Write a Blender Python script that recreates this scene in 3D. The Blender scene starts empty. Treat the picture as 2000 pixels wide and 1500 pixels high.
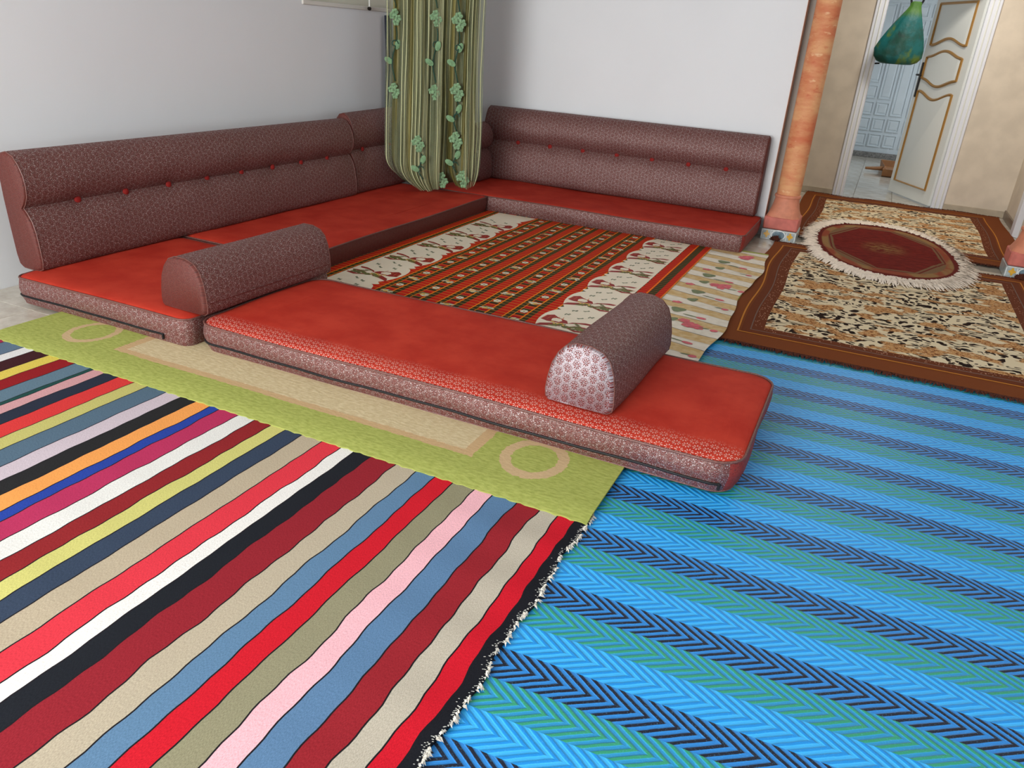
import bpy, math, random
from mathutils import Vector, Matrix
import numpy as np
random.seed(7)
SC = bpy.context.scene
COL = SC.collection

# ------------------------------------------------------------------ camera
def cam_setup():
    yaw, pitch, roll, f = math.radians(-23.317), math.radians(24.462), math.radians(-4.159), 1497.2
    cy, sy = math.cos(yaw), math.sin(yaw)
    fw = Vector((sy * math.cos(pitch), cy * math.cos(pitch), -math.sin(pitch)))
    r = Vector((cy, -sy, 0)); d = fw.cross(r)
    c, s = math.cos(roll), math.sin(roll)
    r2 = c * r + s * d; d2 = -s * r + c * d
    cam = bpy.data.cameras.new('camera'); o = bpy.data.objects.new('camera', cam)
    m = Matrix((r2, -d2, -fw)).transposed().to_4x4(); m.translation = Vector((0, 0, 1.4))
    o.matrix_world = m
    cam.sensor_fit = 'HORIZONTAL'; cam.sensor_width = 36.0; cam.lens = 36.0 * f / 2000.0
    cam.clip_start = 0.02; cam.clip_end = 100
    COL.objects.link(o); SC.camera = o
cam_setup()

# ------------------------------------------------------------------ world, lights, exposure
w = bpy.data.worlds.new('world'); SC.world = w; w.use_nodes = True
w.node_tree.nodes['Background'].inputs[0].default_value = (0.80, 0.88, 1.0, 1)
w.node_tree.nodes['Background'].inputs[1].default_value = 0.6

def area(name, loc, target, sx, sy, power, color=(1, 1, 1)):
    l = bpy.data.lights.new(name, 'AREA'); l.shape = 'RECTANGLE'; l.size = sx; l.size_y = sy
    l.energy = power; l.color = color
    o = bpy.data.objects.new(name, l); o.location = loc
    o.rotation_euler = (Vector(target) - Vector(loc)).to_track_quat('-Z', 'Y').to_euler()
    COL.objects.link(o); return o
# daylight through the wide glazed doors in the wall behind the camera and the window in the right wall
area('window_daylight_behind', (-2.1, -3.45, 1.60), (-1.5, 4.0, 1.1), 3.0, 2.1, 560, (1.0, 0.995, 0.985))
area('window_daylight_right', (3.1, 2.2, 1.7), (-3.0, 3.2, 0.7), 2.4, 1.4, 24, (0.93, 0.97, 1.0))
area('hall_fill_light', (0.3, 8.3, 2.82), (0.3, 8.3, 0), 0.5, 0.5, 42, (1.0, 0.95, 0.88))  # unseen light added to brighten the hall
area('back_room_window', (1.55, 12.0, 1.6), (-0.6, 12.2, 0.8), 1.4, 1.2, 40, (0.9, 0.96, 1.0))
vs = SC.view_settings
vs.view_transform = 'Standard'; vs.look = 'None'; vs.exposure = -0.40; vs.gamma = 1.0; vs.use_curve_mapping = False

# ------------------------------------------------------------------ node helpers
def lin(r, g, b):
    def c(x):
        x /= 255.0
        return x / 12.92 if x <= 0.04045 else ((x + 0.055) / 1.055) ** 2.4
    return (c(r), c(g), c(b), 1.0)

class V:
    def __init__(s, g, k): s.g = g; s.k = k
    def _m(s, op, *a): return s.g.math(op, s, *a)
    def __add__(s, o): return s._m('ADD', o)
    __radd__ = __add__
    def __sub__(s, o): return s._m('SUBTRACT', o)
    def __rsub__(s, o): return s.g.math('SUBTRACT', o, s)
    def __mul__(s, o): return s._m('MULTIPLY', o)
    __rmul__ = __mul__
    def __truediv__(s, o): return s._m('DIVIDE', o)
    def __lt__(s, o): return s._m('LESS_THAN', o)
    def __gt__(s, o): return s._m('GREATER_THAN', o)
    def abs(s): return s._m('ABSOLUTE')
    def sin(s): return s._m('SINE')
    def cos(s): return s._m('COSINE')
    def floor(s): return s._m('FLOOR')
    def frac(s): return s._m('FRACT')
    def sqrt(s): return s._m('SQRT')
    def min(s, o): return s._m('MINIMUM', o)
    def max(s, o): return s._m('MAXIMUM', o)
    def mod(s, o): return s._m('FLOORED_MODULO', o)

class Mat:
    def __init__(s, name, rough=0.8, metal=0.0, sheen=0.0, spec=0.3):
        s.m = bpy.data.materials.new(name); s.m.use_nodes = True
        s.nt = s.m.node_tree; s.n = s.nt.nodes; s.l = s.nt.links
        s.b = s.n['Principled BSDF']
        s.b.inputs['Roughness'].default_value = rough
        s.b.inputs['Metallic'].default_value = metal
        s.b.inputs['Specular IOR Level'].default_value = spec
        if sheen:
            s.b.inputs['Sheen Weight'].default_value = sheen
            s.b.inputs['Sheen Roughness'].default_value = 0.5
        s._uv = None
    def put(s, inp, v):
        if isinstance(v, V): s.l.new(v.k, inp)
        elif isinstance(v, (int, float)): inp.default_value = v
        elif isinstance(v, tuple): inp.default_value = v
        else: s.l.new(v, inp)
    def math(s, op, *a):
        n = s.n.new('ShaderNodeMath'); n.operation = op
        for i, x in enumerate(a): s.put(n.inputs[i], x)
        return V(s, n.outputs[0])
    def coord(s, kind='UV'):
        t = s.n.new('ShaderNodeTexCoord'); q = s.n.new('ShaderNodeSeparateXYZ')
        s.l.new(t.outputs[kind], q.inputs[0])
        return V(s, q.outputs[0]), V(s, q.outputs[1]), V(s, q.outputs[2])
    def vec(s, x, y, z=0.0):
        n = s.n.new('ShaderNodeCombineXYZ')
        for i, a in enumerate((x, y, z)): s.put(n.inputs[i], a)
        return n.outputs[0]
    def noise(s, vec, scale, detail=2.0, rough=0.5):
        n = s.n.new('ShaderNodeTexNoise'); s.l.new(vec, n.inputs['Vector'])
        n.inputs['Scale'].default_value = scale; n.inputs['Detail'].default_value = detail
        n.inputs['Roughness'].default_value = rough
        return V(s, n.outputs[0])
    def vor(s, vec, scale, rnd=1.0, feature='F1', out='Distance'):
        n = s.n.new('ShaderNodeTexVoronoi'); n.feature = feature; s.l.new(vec, n.inputs['Vector'])
        n.inputs['Scale'].default_value = scale; n.inputs['Randomness'].default_value = rnd
        return V(s, n.outputs[out])
    def mr(s, x, a, b, c=0.0, d=1.0, smooth=True):
        n = s.n.new('ShaderNodeMapRange'); n.interpolation_type = 'SMOOTHSTEP' if smooth else 'LINEAR'
        s.put(n.inputs[0], x)
        for i, v in enumerate((a, b, c, d)): s.put(n.inputs[1 + i], v)
        return V(s, n.outputs[0])
    def mix(s, f, a, b):
        n = s.n.new('ShaderNodeMix'); n.data_type = 'RGBA'
        s.put(n.inputs[0], f); s.put(n.inputs[6], a); s.put(n.inputs[7], b)
        return n.outputs[2]
    def color(s, c): s.put(s.b.inputs['Base Color'], c)
    def bump(s, h, dist=0.002, strength=0.5):
        n = s.n.new('ShaderNodeBump'); n.inputs['Distance'].default_value = dist
        n.inputs['Strength'].default_value = strength
        s.put(n.inputs['Height'], h); s.l.new(n.outputs[0], s.b.inputs['Normal'])

def plain(name, rgb, rough=0.7, metal=0.0, spec=0.3, var=0.0, vscale=6.0, bump=0.0, bscale=60.0, sheen=0.0):
    M = Mat(name, rough, metal, sheen, spec)
    c = lin(*rgb)
    if var or bump:
        x, y, z = M.coord('Object'); v = M.vec(x, y, z)
        if var:
            n = M.noise(v, vscale, 4.0)
            d = tuple(k * (1 - var) for k in c[:3]) + (1,); e = tuple(min(1, k * (1 + var)) for k in c[:3]) + (1,)
            M.color(M.mix(M.mr(n, 0.3, 0.7), d, e))
        else: M.color(c)
        if bump: M.bump(M.noise(v, bscale, 3.0), 0.002, bump)
    else: M.color(c)
    return M.m

# ------------------------------------------------------------------ mesh helpers
class MB:
    def __init__(s): s.v = []; s.f = []; s.mi = []; s.uv = []
    def add(s, vs):
        b = len(s.v); s.v.extend([tuple(p) for p in vs]); return b
    def face(s, idx, mi=0, uv=None):
        s.f.append(tuple(idx)); s.mi.append(mi); s.uv.append(uv)
    def box(s, x0, x1, y0, y1, z0, z1, mi=0):
        b = s.add([(x0, y0, z0), (x1, y0, z0), (x1, y1, z0), (x0, y1, z0), (x0, y0, z1), (x1, y0, z1), (x1, y1, z1), (x0, y1, z1)])
        for q in ((3, 2, 1, 0), (4, 5, 6, 7), (0, 1, 5, 4), (1, 2, 6, 5), (2, 3, 7, 6), (3, 0, 4, 7)):
            s.face([b + i for i in q], mi)
        return s
    def bevbox(s, x0, x1, y0, y1, z0, z1, r=0.004, mi=0):
        # chamfered box: three stacked octagonal-corner rings
        def ring(z, i):
            return [(x0 + i, y0, z), (x1 - i, y0, z), (x1, y0 + i, z), (x1, y1 - i, z), (x1 - i, y1, z), (x0 + i, y1, z), (x0, y1 - i, z), (x0, y0 + i, z)]
        def inner(z):
            return [(x0 + r, y0 + r, z), (x1 - r, y0 + r, z), (x1 - r, y0 + r, z), (x1 - r, y1 - r, z), (x1 - r, y1 - r, z), (x0 + r, y1 - r, z), (x0 + r, y1 - r, z), (x0 + r, y0 + r, z)]
        rs = [inner(z0), ring(z0 + r, r), ring(z1 - r, r), inner(z1)]
        s.loft(rs, True, True, mi)
        return s
    def loft(s, rings, cap0=True, cap1=True, mi=0, closed=True, uvs=None, flip=False):
        n = len(rings[0]); bs = [s.add(r) for r in rings]
        m = n if closed else n - 1
        for i in range(len(rings) - 1):
            for j in range(m):
                k = (j + 1) % n
                q = [bs[i] + j, bs[i] + k, bs[i + 1] + k, bs[i + 1] + j]
                u = None
                if uvs:
                    jj = j + 1
                    u = [uvs[i][j], uvs[i][jj], uvs[i + 1][jj], uvs[i + 1][j]]
                if flip: q.reverse(); u = u and u[::-1]
                s.face(q, mi, u)
        if cap0: s.face([bs[0] + j for j in (range(n) if flip else reversed(range(n)))], mi)
        if cap1: s.face([bs[-1] + j for j in (reversed(range(n)) if flip else range(n))], mi)
    def tube(s, pts, r, seg=6, closed=False, mi=0, cap=True):
        P = [Vector(p) for p in pts]; n = len(P); rings = []
        up = Vector((0, 0, 1)); prev = None
        for i in range(n):
            if closed: t = P[(i + 1) % n] - P[i - 1]
            else: t = P[min(i + 1, n - 1)] - P[max(i - 1, 0)]
            if t.length < 1e-9: t = Vector((1, 0, 0))
            t.normalize()
            if prev is None:
                a = up if abs(t.z) < 0.9 else Vector((1, 0, 0))
                u = t.cross(a).normalized()
            else:
                u = prev - t * prev.dot(t)
                u = u.normalized() if u.length > 1e-6 else t.orthogonal().normalized()
            prev = u; v = t.cross(u)
            rr = r[i] if isinstance(r, (list, tuple)) else r
            rings.append([P[i] + (u * math.cos(2 * math.pi * k / seg) + v * math.sin(2 * math.pi * k / seg)) * rr for k in range(seg)])
        if closed: rings.append(rings[0])
        s.loft(rings, cap and not closed, cap and not closed, mi)
    def lathe(s, prof, cx, cy, seg=24, mi=0, sy=1.0):
        rings = [[(cx + r * math.cos(2 * math.pi * k / seg), cy + sy * r * math.sin(2 * math.pi * k / seg), z) for k in range(seg)] for r, z in prof]
        s.loft(rings, True, True, mi)
    def poly(s, pts, z, mi=0, uv=False):
        b = s.add([(p[0], p[1], z(p[0], p[1]) if callable(z) else z) for p in pts])
        s.face(range(b, b + len(pts)), mi, [(p[0], p[1]) for p in pts] if uv else None)

def link_mesh(name, mb, mats, origin=(0, 0, 0), parent=None, smooth=True, angle=0.6):
    me = bpy.data.meshes.new(name); ox, oy, oz = origin
    me.from_pydata([(x - ox, y - oy, z - oz) for x, y, z in mb.v], [], mb.f)
    if not isinstance(mats, (list, tuple)): mats = [mats]
    for m in mats: me.materials.append(m)
    me.polygons.foreach_set('material_index', mb.mi)
    if any(u is not None for u in mb.uv):
        L = me.uv_layers.new(name='UVMap'); d = []
        for i, p in enumerate(me.polygons):
            u = mb.uv[i]
            if u is None:
                for vi in p.vertices:
                    c = mb.v[vi]; d += [c[0] + 0.3 * c[1], c[2] + 0.7 * c[1]]
            else:
                for q in u: d += [q[0], q[1]]
        L.data.foreach_set('uv', d)
    me.validate(); me.update()
    if smooth:
        me.polygons.foreach_set('use_smooth', [True] * len(me.polygons))
        me.set_sharp_from_angle(angle=angle)
    o = bpy.data.objects.new(name, me); COL.objects.link(o)
    if parent is not None: o.parent = parent
    else: o.location = origin
    return o

def tag(o, label, cat, group=None):
    o['label'] = label; o['category'] = cat
    if group: o['group'] = group
    return o
def thing(name, label, cat, loc, group=None):
    o = bpy.data.objects.new(name, None); o.empty_display_size = 0.1; COL.objects.link(o); o.location = loc
    return tag(o, label, cat, group)
def part(name, mb, mats, root, parent=None, smooth=True, angle=0.6):
    return link_mesh(name, mb, mats, root.location, parent or root, smooth, angle)
def struct(name, mb, mats, smooth=False):
    o = link_mesh(name, mb, mats, (0, 0, 0), None, smooth); o['kind'] = 'structure'; return o

def rrect(x0, x1, y0, y1, r, n=7, step=0.08):
    """rounded rectangle outline, counter-clockwise from the front-left corner"""
    pts = []
    def line(a, b):
        L = math.hypot(b[0] - a[0], b[1] - a[1]); k = max(1, int(L / step))
        for i in range(1, k): pts.append((a[0] + (b[0] - a[0]) * i / k, a[1] + (b[1] - a[1]) * i / k))
    def arc(cx, cy, a0):
        for i in range(n + 1):
            a = a0 + math.pi / 2 * i / n; pts.append((cx + r * math.cos(a), cy + r * math.sin(a)))
    arc(x0 + r, y0 + r, math.pi); line((x0 + r, y0), (x1 - r, y0))
    arc(x1 - r, y0 + r, 1.5 * math.pi); line((x1, y0 + r), (x1, y1 - r))
    arc(x1 - r, y1 - r, 0); line((x1 - r, y1), (x0 + r, y1))
    arc(x0 + r, y1 - r, math.pi / 2); line((x0, y1 - r), (x0, y0 + r))
    return pts
def normals2(pts):
    n = len(pts); out = []
    for i in range(n):
        a = pts[i - 1]; b = pts[(i + 1) % n]; tx, ty = b[0] - a[0], b[1] - a[1]; L = math.hypot(tx, ty) or 1
        out.append((ty / L, -tx / L))
    return out
def sm(a, b, x):
    t = max(0.0, min(1.0, (x - a) / (b - a))); return t * t * (3 - 2 * t)

# ------------------------------------------------------------------ materials
def mat_wall(name, rgb, var, scale, bump=0.12):
    M = Mat(name, 0.75, spec=0.25); x, y, z = M.coord('Object'); v = M.vec(x, y, z)
    c = lin(*rgb); d = tuple(k * (1 - var) for k in c[:3]) + (1,); e = tuple(min(1, k * (1 + var)) for k in c[:3]) + (1,)
    M.color(M.mix(M.mr(M.noise(v, scale, 4.0), 0.3, 0.7), d, e)); M.bump(M.noise(v, 90, 3.0), 0.001, bump)
    return M.m
m_white = mat_wall('white_painted_plaster', (228, 231, 234), 0.015, 1.2)
m_ceil = mat_wall('ceiling_plaster', (232, 231, 226), 0.01, 1.0)
m_beige = mat_wall('beige_mottled_plaster', (208, 196, 178), 0.07, 5.0)
m_grey = mat_wall('grey_plaster', (172, 165, 156), 0.03, 3.0)
m_orange_edge = mat_wall('orange_wall_edge', (238, 196, 172), 0.05, 6.0)
m_skirt = plain('stone_skirting', (176, 163, 142), 0.35, spec=0.4, var=0.08, vscale=10)
m_skirt_dark = plain('dark_stone_skirting', (120, 105, 90), 0.35, spec=0.4, var=0.1, vscale=10)
m_lacq = plain('white_lacquer', (226, 228, 222), 0.22, spec=0.5)
m_frame = plain('white_frame_paint', (218, 221, 228), 0.3, spec=0.5)
m_gold = plain('gold_moulding', (172, 128, 66), 0.35, metal=0.35, spec=0.5)
m_bluewhite = plain('bluish_white_door_paint', (206, 216, 222), 0.35, spec=0.45, var=0.03)
m_iron = plain('dark_bronze_handle', (42, 38, 34), 0.4, metal=0.6)
m_black = plain('black_zip_tape', (14, 14, 16), 0.6)
m_darkstring = plain('dark_cord', (28, 28, 34), 0.7)

def mat_tile():
    M = Mat('pale_stone_tile', 0.16, spec=0.5); x, y, z = M.coord('Object'); v = M.vec(x, y, z)
    n = M.noise(v, 7, 6.0, 0.62); c = M.mix(M.mr(n, 0.3, 0.7), lin(176, 168, 154), lin(206, 200, 188))
    M.color(M.mix(M.mr(M.noise(v, 3.1, 3.0), 0.55, 0.75, 0, 0.5), c, lin(168, 166, 166))); return M.m
m_tile = mat_tile()
m_grout = plain('floor_grout', (138, 132, 122), 0.8)

def mat_velvet(name, front=False):
    M = Mat(name, 0.78, spec=0.2); u, v, _ = M.coord('UV'); vec = M.vec(u, v)
    n = M.noise(vec, 5.0, 5.0, 0.6); f = M.noise(vec, 420.0, 2.0)
    c = M.mix(M.mr(n, 0.3, 0.72), lin(176, 42, 26), lin(198, 62, 42))
    c = M.mix(f * 0.45, c, lin(132, 26, 16))
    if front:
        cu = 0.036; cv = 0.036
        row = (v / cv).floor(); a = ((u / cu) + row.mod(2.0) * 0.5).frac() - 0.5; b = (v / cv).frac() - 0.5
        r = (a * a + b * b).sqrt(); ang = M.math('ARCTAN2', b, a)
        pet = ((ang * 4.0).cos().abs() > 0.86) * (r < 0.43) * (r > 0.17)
        edge = M.mr(v + (M.noise(vec, 9.0, 2.0) - 0.5) * 0.05, 0.06, 0.15, 0.75, 0.0)  # thread gleam painted in: stars show only along the front edge
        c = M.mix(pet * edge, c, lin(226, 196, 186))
    M.color(c); M.bump(f, 0.0015, 0.35); return M.m
m_red = mat_velvet('red_velvet'); m_red_front = mat_velvet('red_velvet_painted_gleam', True)
m_button = plain('red_button_velvet', (136, 28, 24), 0.75)

def mat_brocade(name, silver=(190, 184, 184), red=(104, 30, 28), cell=0.038, amount=0.8, glit=0.5):
    M = Mat(name, 0.45, spec=0.4); u, v, _ = M.coord('UV'); vec = M.vec(u, v)
    cv = cell * 1.12
    col_ = (u / cell).floor(); a = (u / cell).frac() - 0.5; b = ((v / cv) + col_.mod(2.0) * 0.5).frac() - 0.46
    r = (a * a + b * b).sqrt(); ang = M.math('ARCTAN2', b, a)
    pet = ((ang * 4.0).cos().abs() > 0.66) * (r < 0.36) * (r > 0.08)
    arc = (r > 0.43) * (r < 0.49) * (b > 0.0)
    thread = M.noise(M.vec(u * 1.0, v * 2.0), 420.0, 2.0)
    spk = M.mr(M.noise(vec, 200.0, 1.0), 0.56, 0.66)
    silv = (1.0 - pet) * (1.0 - arc * 0.85) * amount * M.mr(thread, 0.38, 0.58, 0.25, 1.0)
    c = M.mix(silv, lin(*red), lin(*silver)); c = M.mix(silv * spk * glit, c, lin(235, 232, 235))  # thread sparkle painted on as pale specks
    c = M.mix(M.mr(M.noise(vec, 190.0, 1.0), 0.52, 0.68, 0.0, 0.65), c, lin(46, 20, 20))
    M.color(c)
    M.put(M.b.inputs['Metallic'], silv * 0.7)
    M.put(M.b.inputs['Roughness'], 0.62 - silv * 0.26)
    M.bump(thread, 0.0015, 0.6); return M.m
m_broc = mat_brocade('silver_brocade', (138, 120, 114), (100, 32, 27), cell=0.031, amount=0.68, glit=1.0)
m_broc_end = mat_brocade('silver_brocade_painted_gleam', (178, 176, 182), (112, 34, 28), amount=1.0, glit=0.35)  # same brocade with the gleam of lit threads painted brighter
m_broc_dim = mat_brocade('brocade_painted_dim', (108, 74, 66), (94, 36, 29), amount=0.36, glit=0.1)  # same brocade painted duller, for faces where the threads do not gleam
m_broc_red = mat_brocade('brocade_painted_grazing_red', (150, 84, 76), (136, 34, 26), cell=0.031, amount=0.22, glit=0.2)  # same brocade, its red look at grazing view put into the colour
m_pipe = plain('brocade_piping', (104, 66, 60), 0.5, spec=0.4, var=0.3, vscale=160)
m_pipe_red = plain('dark_red_piping', (92, 28, 22), 0.6, var=0.2, vscale=120)

# ================================================================== STRUCTURE
XL, YB, YD = -4.015, 6.76, 9.42       # left wall, back wall, door wall
# ---- floor
mb = MB(); mb.box(XL - 0.2, 3.3, -3.8, 14.3, -0.15, -0.004)
floor = struct('floor', mb, m_grout)
TS = 0.40
tile_mesh = None
def tile_at(x, y):
    global tile_mesh
    g = 0.0018
    if tile_mesh is None:
        t = MB(); t.bevbox(g, TS - g, g, TS - g, -0.012, 0.0, 0.0012)
        o = link_mesh('tile', t, m_tile, (0, 0, 0), floor, False); tile_mesh = o.data
    else:
        o = bpy.data.objects.new('tile', tile_mesh); COL.objects.link(o); o.parent = floor
    o.location = (x, y, 0)
for i in range(0, 3):
    for j in range(2, 9): tile_at(XL + i * TS, j * TS - 0.1)
for i in range(-2, 5):
    for j in range(16, 18): tile_at(-0.125 + i * TS, j * TS - 0.5)
for i in range(-2, 4):
    for j in range(23, 36): tile_at(-0.125 + i * TS, j * TS - 0.5)
for j in range(18, 23): tile_at(-0.125 + 3 * TS, j * TS - 0.5); tile_at(-0.125 - 2 * TS, j * TS - 0.5)

# ---- walls
mb = MB(); T = 0.2
# left wall with a window opening Y 5.0-6.45, Z 1.52-2.5
y0, y1, wz0, wz1 = 5.0, 6.42, 1.517, 2.55
mb.box(XL - T, XL, -3.8, y0, -0.1, 2.9); mb.box(XL - T, XL, y1, YB + 0.2, -0.1, 2.9)
mb.box(XL - T, XL, y0, y1, -0.1, wz0); mb.box(XL - T, XL, y0, y1, wz1, 2.9)
struct('wall_left', mb, m_white)
mb = MB(); mb.box(XL - T, -0.725, YB, YB + 0.22, -0.1, 2.9, 0)
struct('wall_back', mb, m_white)
mb = MB(); mb.box(-0.7255, -0.7225, YB, YB + 0.12, 0, 2.9)
trim1 = struct('trim_1', mb, m_orange_edge)  # thin orange strip over the wall's end face
mb = MB(); mb.box(-0.722, -0.53, 6.885, 7.0, -0.1, 2.9)
struct('wall_pier', mb, m_grey)
mb = MB(); mb.box(1.20, 3.3, 6.885, 7.0, -0.1, 2.9); mb.box(1.36, 3.3, YB, 6.885, -0.1, 2.9)
struct('wall_back_right', mb, m_white)
mb = MB(); mb.box(-0.55, 1.25, 6.9, 7.0, 2.35, 2.9)
struct('wall_arch_lintel', mb, m_white)
mb = MB()
mb.box(-2.6, -0.345, YD, YD + 0.16, -0.1, 2.9); mb.box(0.765, 1.6, YD, YD + 0.16, -0.1, 2.9); mb.box(-0.345, 0.765, YD, YD + 0.16, 2.2, 2.9)
struct('wall_hall', mb, m_beige)
mb = MB(); mb.box(1.355, 1.5, 7.0, YD, -0.1, 2.9); struct('wall_hall_right', mb, m_beige)
mb = MB(); mb.box(-2.7, -2.6, 6.98, YD + 0.16, -0.1, 2.9); struct('wall_hall_left', mb, m_beige)
mb = MB(); mb.box(-1.35, -1.25, YD + 0.16, 14.1, -0.1, 2.9); struct('wall_back_room_left', mb, m_white)
mb = MB(); mb.box(1.65, 1.75, YD + 0.16, 11.2, -0.1, 2.9); mb.box(1.65, 1.75, 12.8, 14.1, -0.1, 2.9)
mb.box(1.65, 1.75, 11.2, 12.8, -0.1, 1.0); mb.box(1.65, 1.75, 11.2, 12.8, 2.2, 2.9)
struct('wall_back_room_right', mb, m_white)
mb = MB(); mb.box(-1.35, -0.66, 13.95, 14.1, -0.1, 2.9); mb.box(0.97, 1.75, 13.95, 14.1, -0.1, 2.9); mb.box(-0.66, 0.97, 13.95, 14.1, 2.5, 2.9)
struct('wall_back_room', mb, m_white)
mb = MB(); mb.box(XL - T, 3.3, -3.8, YB + 0.24, 2.9, 3.0); mb.box(-2.7, 1.76, YB + 0.24, 14.1, 2.9, 3.0)
struct('ceiling', mb, m_ceil)
# right wall and the wall behind the camera, with the openings the daylight comes through
mb = MB(); mb.box(3.2, 3.4, -3.8, 0.9, -0.1, 2.9); mb.box(3.2, 3.4, 3.5, YB + .2, -0.1, 2.9); mb.box(3.2, 3.4, 0.9, 3.5, -0.1, 0.9); mb.box(3.2, 3.4, 0.9, 3.5, 2.5, 2.9)
struct('wall_right', mb, m_white)
mb = MB(); mb.box(XL, -3.75, -3.8, -3.55, -0.1, 2.9); mb.box(1.5, 3.2, -3.8, -3.55, -0.1, 2.9); mb.box(-3.75, 1.5, -3.8, -3.55, 2.65, 2.9); mb.box(-3.75, 1.5, -3.8, -3.55, -0.1, 0.4)
struct('wall_front', mb, m_white)

# ---- skirtings
mb = MB(); mb.bevbox(0.77, 1.355, YD - 0.014, YD, 0, 0.072, 0.003); struct('baseboard_hall', mb, m_skirt)
mb = MB(); mb.bevbox(-2.6, -0.345, YD - 0.014, YD, 0, 0.072, 0.003); struct('baseboard_hall_left', mb, m_skirt)
mb = MB(); mb.bevbox(1.34, 1.355, 8.50, YD - 0.014, 0, 0.085, 0.003); struct('baseboard_hall_right', mb, m_skirt_dark)
mb = MB(); mb.bevbox(1.305, 1.36, 8.34, 8.50, 0, 2.2, 0.006); struct('trim_2', mb, m_frame)

# ---- left wall window (its lower edge shows at the top of the frame)
mb = MB(); mb.bevbox(XL - 0.04, XL + 0.012, y0 - 0.03, y1 + 0.03, wz0 - 0.018, wz0 + 0.012, 0.004)
win = struct('window_1', mb, plain('window_sill_paint', (216, 214, 206), 0.4))
mb = MB()
for a, b in ((y0, y0 + 0.05), (y1 - 0.05, y1), ((y0 + y1) / 2 - 0.04, (y0 + y1) / 2 + 0.04)): mb.bevbox(XL - 0.12, XL - 0.07, a, b, wz0 + 0.012, wz1, 0.004)
mb.bevbox(XL - 0.12, XL - 0.07, y0 + 0.05, y1 - 0.05, wz0 + 0.012, wz0 + 0.07, 0.004); mb.bevbox(XL - 0.12, XL - 0.07, y0 + 0.05, y1 - 0.05, wz1 - 0.06, wz1, 0.004)
o = link_mesh('window_frame', mb, m_frame, (0, 0, 0), win, False)
mb = MB(); mb.box(XL - 0.068, XL - 0.062, y0, y1, wz0, wz1)
Mg = Mat('frosted_window_glass', 0.5, spec=0.5); Mg.color(lin(235, 232, 215)); Mg.b.inputs['Transmission Weight'].default_value = 0.15
link_mesh('pane', mb, Mg.m, (0, 0, 0), win, False)

# ---- hall door: frame, leaf standing ajar into the back room
mb = MB()
mb.bevbox(-0.345, -0.235, YD - 0.02, YD + 0.18, 0, 2.2, 0.006); mb.bevbox(0.655, 0.77, YD - 0.02, YD + 0.18, 0, 2.2, 0.006); mb.bevbox(-0.345, 0.77, YD - 0.02, YD + 0.18, 2.12, 2.24, 0.006)
trim3 = struct('trim_3', mb, m_frame)
for x in (-0.31, -0.262, 0.69, 0.735):
    mb = MB(); mb.tube([(x, YD - 0.02, 0.0), (x, YD - 0.02, 2.2)], 0.008, 6); link_mesh('frame_moulding', mb, m_lacq, (0, 0, 0), trim3)
HX, HY = 0.635, 9.50
DV = Vector((0.223 - HX, 10.31 - HY, 0)); LW = DV.length; DV.normalize(); NV = Vector((-DV.y, DV.x, 0))
def leaf_xf(mb):
    mb.v = [tuple(Vector((HX, HY, 0)) + DV * u + NV * n + Vector((0, 0, z))) for u, n, z in mb.v]; return mb
mb = MB(); mb.bevbox(0.0, LW, -0.04, 0.0, 0.012, 2.1, 0.003); leaf_xf(mb)
door1 = struct('door_1', mb, m_lacq)
def wave(u0, u1, z, amp, n=25):
    return [(u0 + (u1 - u0) * i / (n - 1), z + amp * 0.5 * (1 - math.cos(2 * math.pi * i / (n - 1)))) for i in range(n)]
ua, ub = 0.13, LW - 0.10
outl = [
    [(ua, 0.155), (ub, 0.155)] + wave(ub, ua, 1.13, -0.075),
    wave(ua, ub, 1.26, -0.07) + wave(ub, ua, 1.475, 0.065),
    wave(ua, ub, 1.595, 0.068) + [(ub, 2.0), (ua, 2.0)],
]
for ol in outl:
    cu = sum(p[0] for p in ol) / len(ol); cz = sum(p[1] for p in ol) / len(ol)
    def sc_(k): return [(cu + (p[0] - cu) * k, cz + (p[1] - cz) * (1 - (1 - k) * 0.6)) for p in ol]
    pn = MB()
    pn.loft([[(p[0], 0.0005, p[1]) for p in sc_(1.0)], [(p[0], 0.004, p[1]) for p in sc_(0.93)], [(p[0], 0.012, p[1]) for p in sc_(0.87)]], False, True)
    po = link_mesh('panel', leaf_xf(pn), m_lacq, (0, 0, 0), door1)
    # moulding: resample outline so the tube keeps its corners
    t = MB(); t.tube([(p[0], 0.004, p[1]) for p in sc_(1.0)], 0.0155, 6, closed=True)
    link_mesh('gold_moulding', leaf_xf(t), m_gold, (0, 0, 0), po)
mb = MB(); mb.bevbox(LW - 0.075, LW - 0.035, 0.0, 0.010, 1.06, 1.42, 0.004)
mb.tube([(LW - 0.055, 0.0, 1.29), (LW - 0.055, 0.05, 1.29), (LW - 0.10, 0.058, 1.29), (LW - 0.16, 0.055, 1.285)], 0.010, 8)
h = link_mesh('door_handle', leaf_xf(mb), m_iron, (0, 0, 0), door1); h['label'] = 'dark bronze door handle'

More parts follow.
